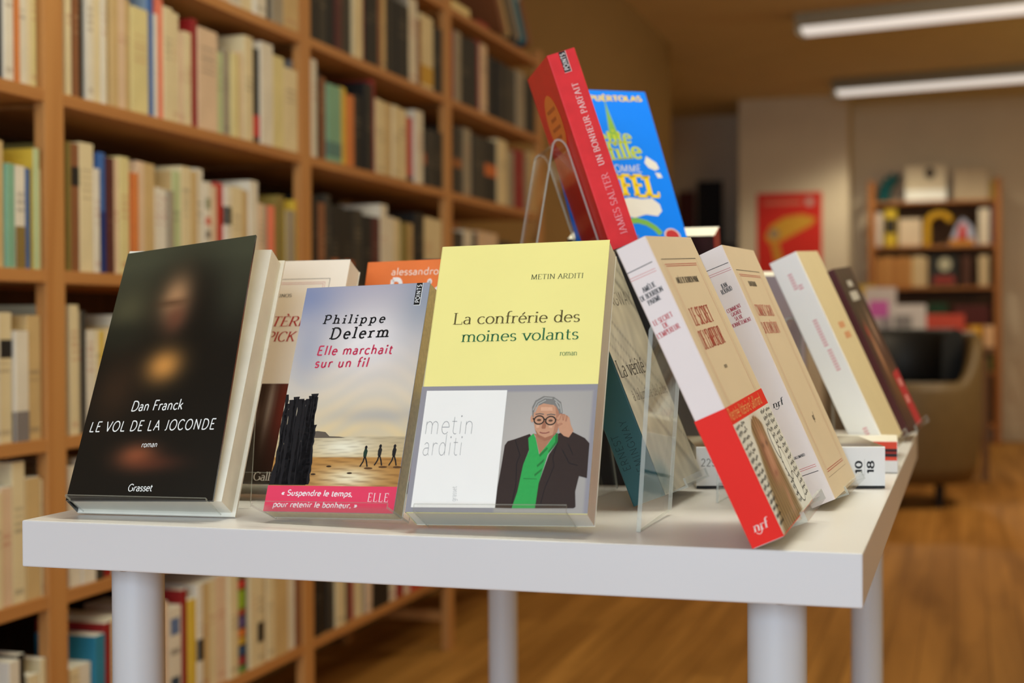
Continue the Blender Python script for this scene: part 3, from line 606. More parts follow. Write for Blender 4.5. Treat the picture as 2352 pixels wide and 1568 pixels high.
for q in ([(.0722, .0537), (.0770, .042), (.0752, .036), (.0762, .02), (.0745, .005)], [(.1026, .0513), (.1000, .040), (.1016, .034), (.0965, .018), (.0945, .005)], [(.1100, .050), (.1140, .042)], [(.1060, .046), (.1120, .036), (.1180, .0345)]): put_stroke(k, E1, q, .0006, (32, 26, 30), .00014)
k.build('paper_band', t)
stand(M, .025, .008, .1145, .007, .005, .12, .05, 'clear acrylic stand under the pale yellow paperback')

# 4 -- cream novel with red title behind
PK = (0.01971, 0.15157, 0.75231, 0.0049, 0.4524, 0.00857, 0.14, 0.20476, 0.02368)
CR = mat('cream_card', (248, 232, 214), .6, .2, .015, 25)
t, mb, M, Wd, H, T = book('pick', 'cream paperback with red italic title between black book and seaside paperback', PK, CR)
F1, F2, F3 = faces(Wd, H, T); RD = (188, 44, 38); BLK = (44, 42, 40)
for p0, p1 in (((.0156, .1869), (.1244, .1869)), ((.1244, .1869), (.1244, .02)), ((.0156, .1869), (.0156, .02))): put_line(mb, F1, p0, p1, .0004, (110, 100, 92))
for d in (0, .0016):
    for p0, p1 in (((.020, .1836 - d), (.1204 - d, .1836 - d)), ((.1204 - d, .1836 - d), (.1204 - d, .02)), ((.02, .1836 - d), (.02, .02))): put_line(mb, F1, p0, p1, .0004, (226, 166, 156))
put_text(mb, F1, 'DAVID FOENKINOS', 'didone', (.0484, .1694), (.0916, .1697), .0030, BLK, spacing=8)
put_text(mb, F1, 'LE MYST\u00c8RE', 'didoneital', (.03, .1421), (.1115, .1421), .0090, RD, spacing=2)
put_text(mb, F1, 'HENRI PICK', 'didoneital', (.0365, .1277), (.1037, .1279), .0090, RD, spacing=2)
finish(mb, t)
k = MB(); E1, E2, E3 = faces(Wd, H, T, .00025)
def darkphoto(a, b):
    c = mixc((34, 24, 20), (60, 38, 30), b / .09); c = mixc(c, (112, 42, 32), gauss(a, b, .104, .07, .010, .04)); c = mixc(c, (176, 160, 148), gauss(a, b, .091, .07, .0035, .03) * .8)
    c = mixc(c, (150, 118, 104), gauss(a, b, .079, .06, .006, .012) * .5); return mixc(c, (96, 40, 30), gauss(a, b, .128, .07, .012, .05))
k.grid(lambda a, b: E1.at(a, b, 0), darkphoto, (-.0004, Wd), (.0004, .0889), 40, 24, printmat('band_print', .35))
k.poly([E1.at(-.0004, .0004, 0), E1.at(-.0004, .0889, 0), E3.at(Wd + .0004, .0889, 0), E3.at(Wd + .0004, .0004, 0)], mat('band_dark', (40, 28, 24), .4))
put_text(k, E1, 'Gallimard', 'serif', (.0893, .0036), (.1255, .0036), .0072, (226, 216, 204), .0001)
k.build('paper_band', t)
stand(M, .0237, .02, .125, .01, .008, .13, .06, 'clear acrylic stand behind the cream paperback with red title')

# 5 -- orange book
PO = (0.14976, 0.23229, 0.74908, -0.02603, 0.37241, 0.02574, 0.14, 0.20252, 0.01956)
t, mb, M, Wd, H, T = book('orange', 'orange paperback with white lettering behind seaside and yellow books', PO, mat('orange_card', (236, 122, 62), .45, .35))
F1, F2, F3 = faces(Wd, H, T)
put_text(mb, F1, 'alessandro', 'sans', (.0249, .1889), (.0697, .1880), .0068, (248, 226, 210), spacing=4)
put_text(mb, F1, 'Baricco', 'sansbold', (.0249, .160), (.1, .159), .0246, (240, 232, 230), spacing=4)
finish(mb, t)
stand(M, .0196, .02, .12, .01, .008, .12, .06, 'clear acrylic stand behind the orange paperback')

# 6 -- cream novels seen from the spine
def nrf_logo(mb, fc, x, y, sc, rgb):
    for q in letters('nrf', 'didoneital'):
        mb.poly([fc.at(x + a * sc, y + b * sc, .00015) for a, b in q], ink(rgb))
    pts = [(x + sc * (22 + 84 * i / 12.0), y + sc * (-14 - 20 * math.sin(math.pi * min(1, i / 9.0)) + (22 * (i - 8) / 4.0 if i > 8 else 0))) for i in range(13)]
    for f in pen([(p[0] * 1000, p[1] * 1000) for p in pts], sc * 9000, sc * 5000): mb.poly([fc.at(p.x / 1000, p.y / 1000, .00015) for p in f], ink(rgb))
SPW = mat('white_spine_card', (238, 226, 222), .6, .2, .012, 25)
P6 = (0.55221, -0.00099, 0.74884, 1.52152, 0.42604, 0.05152, 0.14133, 0.20691, 0.02112)
t, mb, M, Wd, H, T = book('nrf1', 'cream novel with bright red band nearest the front right table edge', P6, mat('ivory_card', (228, 208, 180), .6, .15, .015, 25), SPW)
F1, F2, F3 = faces(Wd, H, T); RS = (196, 70, 72)
put_line(mb, F2, (.0004, .1902), (.0184, .1902), .0005, (50, 46, 44))
for y in (.1862, .1846): put_line(mb, F2, (.0004, y), (.0184, y - .0006), .0004, (222, 150, 144))
put_text(mb, F2, 'AM\u00c9LIE', 'didonewide', (.0048, .1746), (.0142, .1752), .0033, BLK, spacing=4)
put_text(mb, F2, 'DE BOURBON', 'didonewide', (.0012, .1700), (.0174, .1706), .0033, BLK, spacing=4)
put_text(mb, F2, 'PARME', 'didonewide', (.0047, .1657), (.0139, .1664), .0033, BLK, spacing=4)
put_text(mb, F2, 'LE SECRET', 'didonewide', (.0023, .1526), (.0161, .1534), .0033, RS, spacing=4)
put_text(mb, F2, 'DE', 'didonewide', (.0073, .1486), (.0111, .1489), .0033, RS, spacing=4)
put_text(mb, F2, "L'EMPEREUR", 'didonewide', (.0011, .144), (.0174, .1449), .0033, RS, spacing=4)
def frame_lines(mb, F, w, h, u0=.0186):
    put_line(mb, F, (.0145, .1905), (w - .0168, .1903), .0005, (50, 46, 44))
    for p0, p1 in (((.0145, .1905), (.0145, .016)), ((w - .0168, .1903), (w - .0168, .016)), ((.0145, .016), (w - .0168, .016))): put_line(mb, F, p0, p1, .00025, (150, 128, 104))
    for d in (0, .0017):
        for p0, p1 in (((u0 + d, .1868 - d * .8), (w - .0214 - d, .1866 - d * .8)), ((u0 + d, .02 + d), (w - .0214 - d, .02 + d))): put_line(mb, F, p0, p1, .0005, (190, 84, 76))
        for x in (u0 + d, w - .0214 - d): put_line(mb, F, (x, .1868 - d), (x, .02 + d), .00025, (206, 130, 112))
frame_lines(mb, F1, .14, H)
put_text(mb, F1, 'AM\u00c9LIE DE BOURBON PARME', 'didonewide', (.0301, .173), (.1, .1727), .0042, (70, 62, 52), spacing=4)
put_text(mb, F1, 'LE SECRET', 'didonewide', (.026, .143), (.089, .1431), .0120, (176, 60, 44), spacing=4)
put_text(mb, F1, "DE L'EMPEREUR", 'didonewide', (.0221, .1264), (.0945, .1267), .0125, (176, 60, 44), spacing=3)
put_text(mb, F1, 'roman', 'didoneital', (.054, .1105), (.064, .1105), .0035, (90, 80, 66))
finish(mb, t)
k = MB(); E1, E2, E3 = faces(Wd, H, T, .00025); BH = .0873
RB = mat('red_band', (238, 40, 28), .5, .2, .015, 30)
k.poly([E2.at(-.0003, .0003, 0), E2.at(T + .0003, .0003, 0), E2.at(T + .0003, BH, 0), E2.at(-.0003, BH, 0)], RB)
k.poly([E1.at(-.0003, .0003, 0), E1.at(Wd, .0003, 0), E1.at(Wd, BH, 0), E1.at(-.0003, BH, 0)], RB)
k.poly([E3.at(0, .0003, 0), E3.at(Wd + .0003, .0003, 0), E3.at(Wd + .0003, BH, 0), E3.at(0, BH, 0)], RB)
nrf_logo(k, E2, .0052, .0092, .000060, (248, 226, 218))
put_text(k, E1, 'Rentr\u00e9e litt\u00e9raire Gallimard', 'sans', (.003, .0782), (.121, .0778), .0078, (244, 176, 112), .0001, spacing=1)
def face_panel(a, b):
    c = (238, 238, 233)
    cx = .062 - (.05 - b) * .3                                          # long brown hair falling over a narrow face
    hair = max(0.0, 1 - (abs(a - cx) / (.024 + max(0, .055 - b) * .45)) ** 3) if b < .0735 - ((a - cx) / .03) ** 2 * .014 else 0.0
    st = .5 + .5 * math.sin(a * 900 + b * 160 + 2.5 * math.sin(b * 90 + a * 60))
    c = mixc(c, mixc((168, 140, 96), (104, 80, 52), st), min(1, hair * 1.6))
    c = mixc(c, (196, 142, 116), min(1, 1.5 * gauss(a, b, cx + .004, .046, .0135, .021))); c = mixc(c, (140, 88, 70), gauss(a, b, cx - .009, .045, .0045, .02) * .7)
    for e in (-.004, .0105): c = mixc(c, (104, 72, 60), min(1, gauss(a, b, cx + e, .0535, .0042, .0018)) * .8)
    c = mixc(c, (222, 172, 146), gauss(a, b, cx + .006, .046, .0022, .010) * .6); c = mixc(c, (150, 92, 80), gauss(a, b, cx + .004, .0335, .006, .0018) * .8)
    c = mixc(c, (150, 122, 84), gauss(a, b, cx - .002, .018, .02, .008) * .8)
    return mixc(c, (198, 146, 120), gauss(a, b, cx + .016, .014, .006, .012) * .8)
k.grid(lambda a, b: E1.at(a, b, .00006), face_panel, (.0004, Wd - .0002), (.0008, .0757), 110, 60, printmat('band_print', .35))
rs = random.Random(3)
def scribble(F, a, b, L, h, ang, n, w=.0007):
    pts = []
    for i in range(n):
        x = L * i / (n - 1); y = h * (.5 + .5 * math.sin(i * 2.1 + rs.uniform(-.7, .7))) * rs.uniform(.4, 1)
        pts.append((a + x * math.cos(ang) - y * math.sin(ang), b + x * math.sin(ang) + y * math.cos(ang)))
    put_stroke(k, F, pts, w, (30, 28, 30), .0002)
for i in range(15):
    lim = .0335 - i * .0012
    scribble(E1, .0035, .0708 - i * .0046, lim * .45, .0034, .12, 12); scribble(E1, .0045 + lim * .5, .0712 - i * .0046, lim * .42, .0034, .12, 10)
for i in range(15):
    scribble(E1, .1 - i * .0006 + rs.uniform(0, .002), .0708 - i * .0046, .017, .0036, .05, 12); scribble(E1, .121, .0708 - i * .0046, .0165, .0034, .05, 11)
for c0, r0, r1 in (((.098, .05), .006, .011), ((.106, .034), .008, .012), ((.112, .016), .01, .011)):
    q = disc(c0[0], c0[1], r0, r1); put_poly(k, E1, q, (238, 238, 233), .00026); put_stroke(k, E1, q + [q[0]], .0006, (34, 32, 34), .0003)
    scribble(E1, c0[0] - r0 * .5, c0[1], r0, .004, 1.2, 7, .0005)
k.build('paper_band', t)
stand(M, .0216, .053, .150, .006, .006, .145, .085, 'clear acrylic stand behind the cream novel with red band', t=.003)

P7 = (0.56623, 0.20723, 0.74874, 1.52011, 0.41678, 0.01308, 0.13502, 0.21123, 0.01944)
t, mb, M, Wd, H, T = book('nrf2', 'cream novel with plain white spine behind the one with red band', P7, mat('ivory_card', (228, 208, 180), .6, .15, .015, 25), SPW)
F1, F2, F3 = faces(Wd, H, T)
put_line(mb, F2, (.0004, .1974), (.0186, .1966), .0005, (50, 46, 44))
for y in (.1934, .1918): put_line(mb, F2, (.0004, y), (.0185, y - .001), .0004, (206, 130, 134))
put_text(mb, F2, 'JEAN', 'didonewide', (.0062, .1799), (.011, .18), .0036, (36, 34, 36), spacing=4)
put_text(mb, F2, 'ROUAUD', 'didonewide', (.0042, .1757), (.0133, .1761), .0036, (36, 34, 36), spacing=4)
for s_, a0, b0, a1, b1 in (('COMMENT', .0022, .1610, .0139, .1613), ('GAGNER', .0042, .1572, .0125, .1573), ('SA VIE', .0055, .1532, .0118, .1531), ('HONN\u00caTEMENT', .0006, .1492, .0168, .1486)):
    put_text(mb, F2, s_, 'didonewide', (a0, b0), (a1, b1), .0030, (178, 62, 76), spacing=4)
nrf_logo(mb, F2, .0046, .0805, .000052, (40, 38, 38))
put_text(mb, F2, 'GALLIMARD', 'didonewide', (.0026, .0386), (.0122, .0385), .0021, (40, 38, 38), spacing=4)
put_line(mb, F2, (.003, .0252), (.0166, .0244), .0005, (50, 46, 44))
for y in (.0303, .0288): put_line(mb, F2, (.003, y), (.0166, y - .0005), .0004, (206, 110, 110))
frame_lines(mb, F1, .132, H)
put_text(mb, F1, 'JEAN ROUAUD', 'didonewide', (.042, .1770), (.074, .1768), .0042, (70, 62, 52), spacing=4)
put_text(mb, F1, 'COMMENT GAGNER', 'didone', (.023, .1512), (.0958, .1505), .0095, (206, 108, 96), spacing=3)
put_text(mb, F1, 'SA VIE HONN\u00caTEMENT', 'didone', (.0175, .1362), (.088, .1355), .0095, (206, 108, 96), spacing=3)
nrf_logo(mb, F1, .058, .06, .00006, (70, 62, 52))
finish(mb, t)
stand(M, .020, .02, .130, .007, .006, .14, .075, 'clear acrylic stand behind the cream novel with plain white spine')

P8 = (0.58675, 0.58318, 0.75442, 1.49447, 0.42114, 0.05149, 0.14095, 0.21823, 0.02972)
t, mb, M, Wd, H, T = book('white', 'thick cream novel with faint pink spine lettering, far right of the table', P8, mat('ivory_card_pale', (232, 214, 172), .6, .2, .015, 25), mat('chalk_spine_card', (248, 243, 234), .6, .2, .012, 25))
F1, F2, F3 = faces(Wd, H, T); PKI = (230, 170, 170)
for a, c, L in ((.012, .2, .02), (.017, .186, .006), (.0155, .148, .03), (.0165, .115, .026), (.0155, .03, .02)):
    for i in range(int(L / .003)): put_rect(mb, F2, a, c - i * .003 - .0018, a + .0045, c - i * .003, PKI, .00008)
for i, (a, c) in enumerate(((.075, .13), (.085, .118))): put_rect(mb, F1, a - .02, c, a + .02, c + .007, (222, 160, 118))
finish(mb, t)
stand(M, .0303, .02, .12, .008, .007, .15, .08, 'clear acrylic stand behind the thick cream novel')

P9 = (0.597, 0.875, 0.7506, 1.4398, 0.41863, 0.06705, 0.10968, 0.21391, 0.02069)
t, mb, M, Wd, H, T = book('dark', 'dark photo paperback with red lower block at the far right table end', P9, mat('dark_photo_card', (52, 32, 28), .4, .4), mat('dark_spine', (84, 36, 34), .4))
F1, F2, F3 = faces(Wd, H, T)
def darkc(a, b):
    c = mixc((62, 30, 32), (40, 34, 26), gauss(a, b, .05, .17, .06, .05)); c = mixc(c, (196, 140, 104), gauss(a, b, .04, .1, .012, .045)); c = mixc(c, (214, 170, 140), gauss(a, b, .075, .13, .01, .03) * .8)
    c = mixc(c, (110, 70, 34), gauss(a, b, .06, .05, .04, .03)); return mixc(c, (186, 30, 36), gauss(a, b, .03, .13, .006, .008))
mb.grid(lambda a, b: F1.at(a, b, .00005), darkc, (.0005, Wd - .0003), (.0004, H - .0004), 24, 40, PR)
put_poly(mb, F1, [(.066, .001), (Wd - .001, .001), (Wd - .001, .074), (.062, .071)], (186, 44, 52), .0001)
for a, c, w_, h_ in ((.045, .188, .03, .008), (.03, .170, .05, .012)): put_rect(mb, F1, a, c, a + w_, c + h_, (196, 190, 180), .0001)
for a, c in ((.078, .052), (.074, .03)): put_rect(mb, F1, a, c, a + .018, c + .01, (226, 150, 146), .00015)
finish(mb, t)
stand(M, .0213, .005, .105, .008, .007, .14, .07, 'clear acrylic stand under the dark photo paperback')

# teal spined paperback behind the yellow one
PT = (0.4429, 0.1744, 0.7519, math.radians(87.7), math.radians(21.7), math.radians(.41), .1354, .205, .0268)
t, mb, M, Wd, H, T = book('teal', 'grey and teal paperback seen through acrylic behind the yellow book', PT, mat('grey_photo_card', (196, 190, 172), .45, .4), mat('teal_spine_card', (36, 84, 90), .45, .4))
F1, F2, F3 = faces(Wd, H, T)
def branches(a, b):
    r = math.sin(a * 130 + b * 55 + 2.2 * math.sin(b * 75)) * math.sin(b * 90 - a * 60 + 1.7 * math.sin(a * 120)); c = mixc((202, 196, 178), (172, 167, 152), .5 + .5 * r)
    c = mixc(c, (110, 106, 98), max(0, math.sin(a * 130 + b * 170 + 4 * math.sin(b * 45 + a * 30)) - .8) * 3); return mixc(c, (52, 98, 104), gauss(a, b, .012, .014, .02, .012))
mb.grid(lambda a, b: F1.at(a, b, .00005), branches, (.0006, Wd - .0003), (.0004, H - .0004), 50, 70, PR)
TX = (56, 54, 54)
put_text(mb, F1, 'ERNEST', 'type', (.022, .178), (.104, .178), .012, TX, .0001, spacing=8); put_text(mb, F1, 'HEMINGWAY', 'type', (.008, .154), (.130, .156), .012, TX, .0001, spacing=8)
put_text(mb, F1, 'La v\u00e9rit\u00e9', 'serifbold', (.0045, .0950), (.086, .0965), .014, (60, 56, 54), .0001); put_text(mb, F1, "\u00e0 la lumi\u00e8re de l'aube", 'serif', (.017, .0752), (.130, .0762), .009, (90, 84, 80), .0001)
put_text(mb, F2, 'ERNEST', 'type', (.0092, .0276), (.0092, .0556), .0058, (24, 44, 48), spacing=14); put_text(mb, F2, 'HEMINGWAY', 'type', (.0192, .018), (.0192, .064), .0058, (24, 44, 48), spacing=14)
finish(mb, t)
stand(M, .0273, .045, .125, .007, .007, .13, .045, 'clear acrylic stand behind the grey and teal paperback')

# riser with two upright books
RZ = .9415
b = MB(); b.box((.185, .338, TZ), (.402, .62, RZ), mat('dark_riser', (38, 34, 32), .5, .3, .05, 12)); o = b.build('display_riser', bevel=.001)
tag(o, 'dark display riser under the red and blue paperbacks, mostly hidden', 'riser')
PRD = (0.38354, 0.35978, 0.95453, 2.01959, 0.31883, -0.02664, 0.11166, 0.18003, 0.02615)
RCD = mat('red_spine_card', (232, 52, 58), .5, .25, .07, 60); RBK = mat('red_back_card', (222, 36, 28), .45, .35, .04, 40)
t, mb, M, Wd, H, T = book('red', 'thick red paperback leaning above the others with orange oval sticker', PRD, RBK, RCD, RBK)
F1, F2, F3 = faces(Wd, H, T)
put_text(mb, F2, 'JAMES SALTER', 'serif', (.0187, .0106), (.0187, .0668), .0062, (248, 170, 178), spacing=4)
put_text(mb, F2, 'UN BONHEUR PARFAIT', 'serifbold', (.0187, .0740), (.0187, .1502), .0055, (250, 226, 224), spacing=10)
put_rect(mb, F2, .0106, .1608, .0172, .1798, (236, 200, 196), .00007); put_rect(mb, F2, .0106, .1613, .0166, .1798, (44, 38, 40), .00009)
put_text(mb, F2, 'POINTS', 'sansbold', (.0156, .163), (.0156, .1782), .0040, (240, 232, 230), .00012, spacing=14)
finish(mb, t)
k = MB(); oc = ink((232, 128, 52)); k.poly([F3.at(a, c, .0002) for a, c in disc(.0565, .1255, .031, .0275, 32)], oc)
for i in range(4):
    for j in range(9 - (i % 2) * 3):
        a = .0395 + (i % 2) * .005 + j * .0042; k.poly([F3.at(a + q[0], .137 - i * .0085 + q[1], .0003) for q in ((0, 0), (.0026, 0), (.0026, .0034), (0, .0034))], ink((176, 84, 40)))
k.build('oval_sticker', t)
stand(M, .0268, .03, .133, .008, .007, .099, .062, 'clear acrylic easel supporting the thick red paperback', base=RZ)
PBL = (0.30227, 0.4807, 0.95596, 0.6953, 0.47099, 0.02803, 0.11979, 0.18909, 0.012)
t, mb, M, Wd, H, T = book('blue', 'bright blue paperback with yellow lettering and white clouds beside red paperback', PBL, mat('bright_blue_card', (0, 128, 250), .6, .12, .02, 20))
F1, F2, F3 = faces(Wd, H, T); YLW = (244, 208, 20); YG = (190, 204, 40); CL = (226, 222, 214)
put_text(mb, F1, 'ROMAIN PU\u00c9RTOLAS', 'fat', (.0035, .1748), (.1135, .1768), 0.0064, YLW, spacing=10)
put_poly(mb, F1, [(.0625, .128), (.0665, .16), (.0685, .178), (.0702, .16), (.0742, .128)], (128, 176, 70)); put_line(mb, F1, (.0685, .16), (.0685, .181), .0009, (128, 176, 70))
put_text(mb, F1, 'la petite', 'mid', (.018, .1225), (.0885, .1245), .0165, YG, .0001); put_text(mb, F1, 'fille', 'mid', (.0575, .1025), (.0965, .106), .021, YG, .0001)
put_text(mb, F1, 'GRAND COMME', 'sans', (.012, .088), (.0889, .0885), .0085, CL, .0001, spacing=4)
put_text(mb, F1, 'EIFFEL', 'fat', (.024, .0606), (.1027, .0594), 0.0245, YLW, .0001)
for q in ([(.095, .1), (.099, .108), (.104, .104), (.109, .1), (.1105, .093), (.105, .0905), (.098, .094)], [(.104, .088), (.11, .0875), (.1115, .082), (.106, .0815)]): put_poly(mb, F1, q, CL)
put_poly(mb, F1, [(.048, .045), (.053, .055), (.066, .058), (.080, .056), (.092, .057), (.099, .050), (.0995, .042), (.093, .036), (.08, .038), (.066, .034), (.054, .037)], CL)
put_stroke(mb, F1, [(.058, .030), (.068, .031), (.078, .028), (.086, .022), (.091, .015)], .0065, (120, 178, 74))
put_poly(mb, F1, disc(.1035, .0125, .0092, .0092), (226, 200, 190)); put_poly(mb, F1, disc(.1035, .0125, .0076, .0076), (190, 44, 48), .0001)
finish(mb, t)
stand(M, .0126, .02, .105, .008, .007, .1, .05, 'clear acrylic stand behind the bright blue paperback', base=RZ)

# pocket books lying flat with the spine to the camera
def lying(label, x, y, yaw, L, depth, thick, mc, ms, design):
    """book flat on the table: spine runs along local x, facing -y"""
    M = Matrix.Translation((x, y, TZ + thick + .0004)) @ Matrix.Rotation(yaw, 4, 'Z') @ Matrix(((0, -1, 0, 0), (1, 0, 0, 0), (0, 0, 1, 0), (0, 0, 0, 1)))
    t = thing('book', label, 'book', M, 'pocket books lying flat at the right table edge')
    mb = MB(); book_cover(mb, depth, L, thick, mc, ms, mat('dark_underside', (60, 54, 50), .5), r=.0008); page_block(depth, L, thick, t)
    design(mb, *faces(depth, L, thick)); finish(mb, t)
WS = mat('white_spine_gloss', (242, 241, 240), .35, .4, .01, 30)
def d1(mb, F1, F2, F3):
    # local: spine length along b measured from the right hand end, s from bottom (0) to top (T)
    def ph(a, b): return mixc(mixc((168, 158, 140), (96, 72, 48), .5 + .5 * math.sin(b * 90 + a * 40)), (70, 60, 62), gauss(a, b, .02, .02, .015, .05) * .7)
    mb.grid(lambda a, b: F1.at(a, b, .00005), ph, (.0008, .121), (.0004, .1596), 20, 30, PR)
    fr = Face(lambda a, b, h: F2.at(b, a, h))                      # a along the spine from right to left, b up
    put_text(mb, Face(lambda a, b, h: F2.at(a, b, h)), '10', 'sansbold', (.0125, .0195), (.0235, .0195), .0056, (34, 34, 36)); put_text(mb, Face(lambda a, b, h: F2.at(a, b, h)), '18', 'sansbold', (.0125, .0095), (.0235, .0095), .0056, (34, 34, 36))
    put_rect(mb, F2, .011, .0171, .025, .0174, (190, 190, 190)); put_rect(mb, F2, .0002, .0002, .0022, .1598, (40, 38, 38))
    for i, c in enumerate('22SS'): put_text(mb, Face(lambda a, b, h: F2.at(b, .16 - a, h)), c, 'sans', (.004 + i * .0046, .019), (.0076 + i * .0046, .019), .0062, (120, 116, 110))
lying('thick white pocket book lying flat, black number on spine, near right edge', .5945, .368, math.radians(14.6), .16, .122, .0355, mat('grey_photo_cover', (150, 134, 110), .4), WS, d1)
def d2(mb, F1, F2, F3):
    for s0, s1, c in ((.0225, .0293, (238, 84, 58)), (.0195, .0225, (44, 40, 44)), (.018, .0205, (180, 60, 50)), (.015, .018, (44, 40, 44)), (.0115, .015, (238, 84, 58))): put_rect(mb, F2, s0, .0004, s1, .15, c)
lying('white pocket book with orange and black stripes lying behind the numbered one', .5990, .503, math.radians(3), .15, .085, .0295, mat('pale_cover', (226, 220, 208), .5), WS, d2)

# books turned away towards the far end of the table
def turned(label, x, y, yaw, lean, Wd, H, T, mback, mspine, lab2, s0=.02, s1=.11):
    pr = (x, y, TZ + .002 + T * math.sin(lean) + .0006, yaw, lean, 0, Wd, H, T)
    t, mb, M, *_ = book('b', label, pr, mback, mspine); finish(mb, t)
    stand(M, T, s0, s1, .008, .007, H * .62, .07, lab2)
turned('tall black and dark red book turned away, cream page edges on top', .408, .735, math.pi, math.radians(19), .16, .244, .036, mat('black_red_back', (52, 24, 24), .4, .4, .5, 30), mat('dark_red_spine', (150, 40, 38), .45), 'clear acrylic stand of the tall black book turned away')
turned('lavender grey book turned away behind the plain white spined novel', .475, .93, math.pi, math.radians(17), .13, .204, .02, mat('lavender_card', (176, 160, 166), .5, .3, .05, 10), mat('lavender_spine', (186, 170, 172), .5), 'clear acrylic stand of the lavender grey book turned away')
# ------------------------------------------------------------------ tall bookcase along the left wall
PINE = wood('pine_upright', (170, 114, 60), (192, 138, 80), 2, 2.2, .55, .25); PINEH = wood('pine_shelf', (160, 104, 54), (184, 128, 72), 1, 2.2, .55, .25)
BACKP = wood('bookcase_back', (62, 38, 20), (78, 50, 28), 2, 2.0, .7, .2)  # back darkened in its colour to stand in for shade behind the books
XF, YU, PITCH = -.6787, 1.0475, .9095
LV = {'T': 1.746, 'a': 1.496, 'b': 1.243, 'c': .968, 'd': .71, 'e': .47, 'f': .206}
case = thing('bookcase', 'tall pine bookcase full of books along the left wall', 'bookcase', Matrix.Translation((XF, YU, 0)))
for i in range(-1, 4):
    b = MB(); y = i * PITCH
    b.box((-.020, y - .025, 0), (0, y + .025, 1.78), PINE); b.box((-.318, y - .025, 0), (-.298, y + .025, 1.78), PINE)
    for z in LV.values(): b.box((-.2985, y - .012, z - .13), (-.0195, y + .012, z - .102), PINE)
    b.build('upright', case, bevel=.0015)
for i in range(-1, 3):
    for z in LV.values():
        b = MB(); b.box((-.315, i * PITCH + .0255, z - .020), (-.0005, (i + 1) * PITCH - .0255, z), PINEH); b.build('shelf', case, bevel=.001)
    b = MB(); b.box((-.326, i * PITCH + .001, .19), (-.3185, (i + 1) * PITCH - .001, 1.77), BACKP); b.build('back_panel', case)

PAL = {'c': ((212, 194, 156), 'cream'), 'w': ((212, 202, 186), 'white'), 'k': ((24, 21, 19), 'black'), 'p': ((210, 180, 152), 'pinkish cream'), 'y': ((208, 192, 138), 'pale yellow'),
       'Y': ((206, 172, 60), 'yellow'), 'r': ((178, 52, 40), 'red'), 'd': ((136, 26, 26), 'dark red'), 'b': ((58, 96, 160), 'blue'), 'B': ((30, 56, 122), 'dark blue'), 'o': ((200, 116, 56), 'orange'),
       'n': ((128, 80, 48), 'brown'), 'g': ((176, 186, 140), 'pale green'), 't': ((120, 162, 136), 'turquoise'), 'G': ((150, 138, 120), 'grey'), 'K': ((52, 47, 40), 'dark grey'), 'O': ((130, 112, 56), 'olive'),
       'm': ((78, 34, 30), 'maroon'), 's': ((224, 120, 94), 'salmon'), 'T': ((192, 162, 114), 'tan'), 'e': ((40, 118, 146), 'petrol blue'), 'l': ((126, 146, 170), 'pale blue')}
def bmat(c): return mat('spine_' + PAL[c][1].replace(' ', '_'), PAL[c][0], .55, .25, .06, 14)
ORD = ['first', 'second', 'third', 'fourth', 'fifth', 'sixth', 'seventh', 'eighth', 'ninth', 'tenth', 'eleventh', 'twelfth', 'thirteenth', 'fourteenth', 'fifteenth', 'sixteenth', 'seventeenth',
       'eighteenth', 'nineteenth', 'twentieth'] + ['twenty-' + x for x in ('first', 'second', 'third', 'fourth', 'fifth', 'sixth', 'seventh', 'eighth', 'ninth')] + ['thirtieth'] + ['thirty-' + x for x in ('first', 'second', 'third', 'fourth', 'fifth', 'sixth')]
BAYN = {-1: 'leftmost bay', 0: 'second bay', 1: 'third bay', 2: 'farthest bay'}
rb = random.Random(21)
def shelf_book(y0, y1, z, H, D, rec, ms, label, grp, mside=None, marks=(), lab=None, lean=0.0):
    """upright book: spine towards +x; local x runs into the shelf, y up, z towards -y"""
    T = y1 - y0
    M = Matrix.Translation((XF - rec, y0, z)) @ Matrix(((-1, 0, 0, 0), (0, 0, -1, 0), (0, 1, 0, 0), (0, 0, 0, 1)))
    # columns: local x -> (-1,0,0), local y -> (0,0,1), local z -> (0,-1,0)
    M = Matrix.Translation((XF - rec, y0, z)) @ Matrix(((-1, 0, 0, 0), (0, 0, -1, 0), (0, 1, 0, 0), (0, 0, 0, 1))) if not lean else Matrix.Translation((XF - rec, y0, z)) @ Matrix.Rotation(lean, 4, 'X') @ Matrix(((-1, 0, 0, 0), (0, 0, -1, 0), (0, 1, 0, 0), (0, 0, 0, 1)))
    t = thing('book', label, 'book', M, grp)
    mb = MB(); mside = mside or ms
    book_cover(mb, D, H, T, mside, ms, mside, ct=.0006, r=min(.002, T * .2))
    F1, F2, F3 = faces(D, H, T)
    for v0, v1, c in marks: put_rect(mb, F2, T * .16, v0, T * .84, v1, c, .0002)
    mb.build('cover', t)
    page_block(D, H, T, t, ct=.0006)
    if lab:
        k = MB(); v0, v1, c = lab; put_rect(k, F2, .0004, v0, T - .0004, v1, c, .0003); put_rect(k, F1, .001, v0, D * .9, v1, c, .0002); k.build('spine_label', t)
def py(px, X=XF - .008):
    """where along the bookcase a sight line at that bearing from the shop entrance meets the row of spines"""
    v = cf * 3406.77 + cr * (px - 1176.0); k = (X - CAM.x) / v.x; return CAM.y + v.y * k
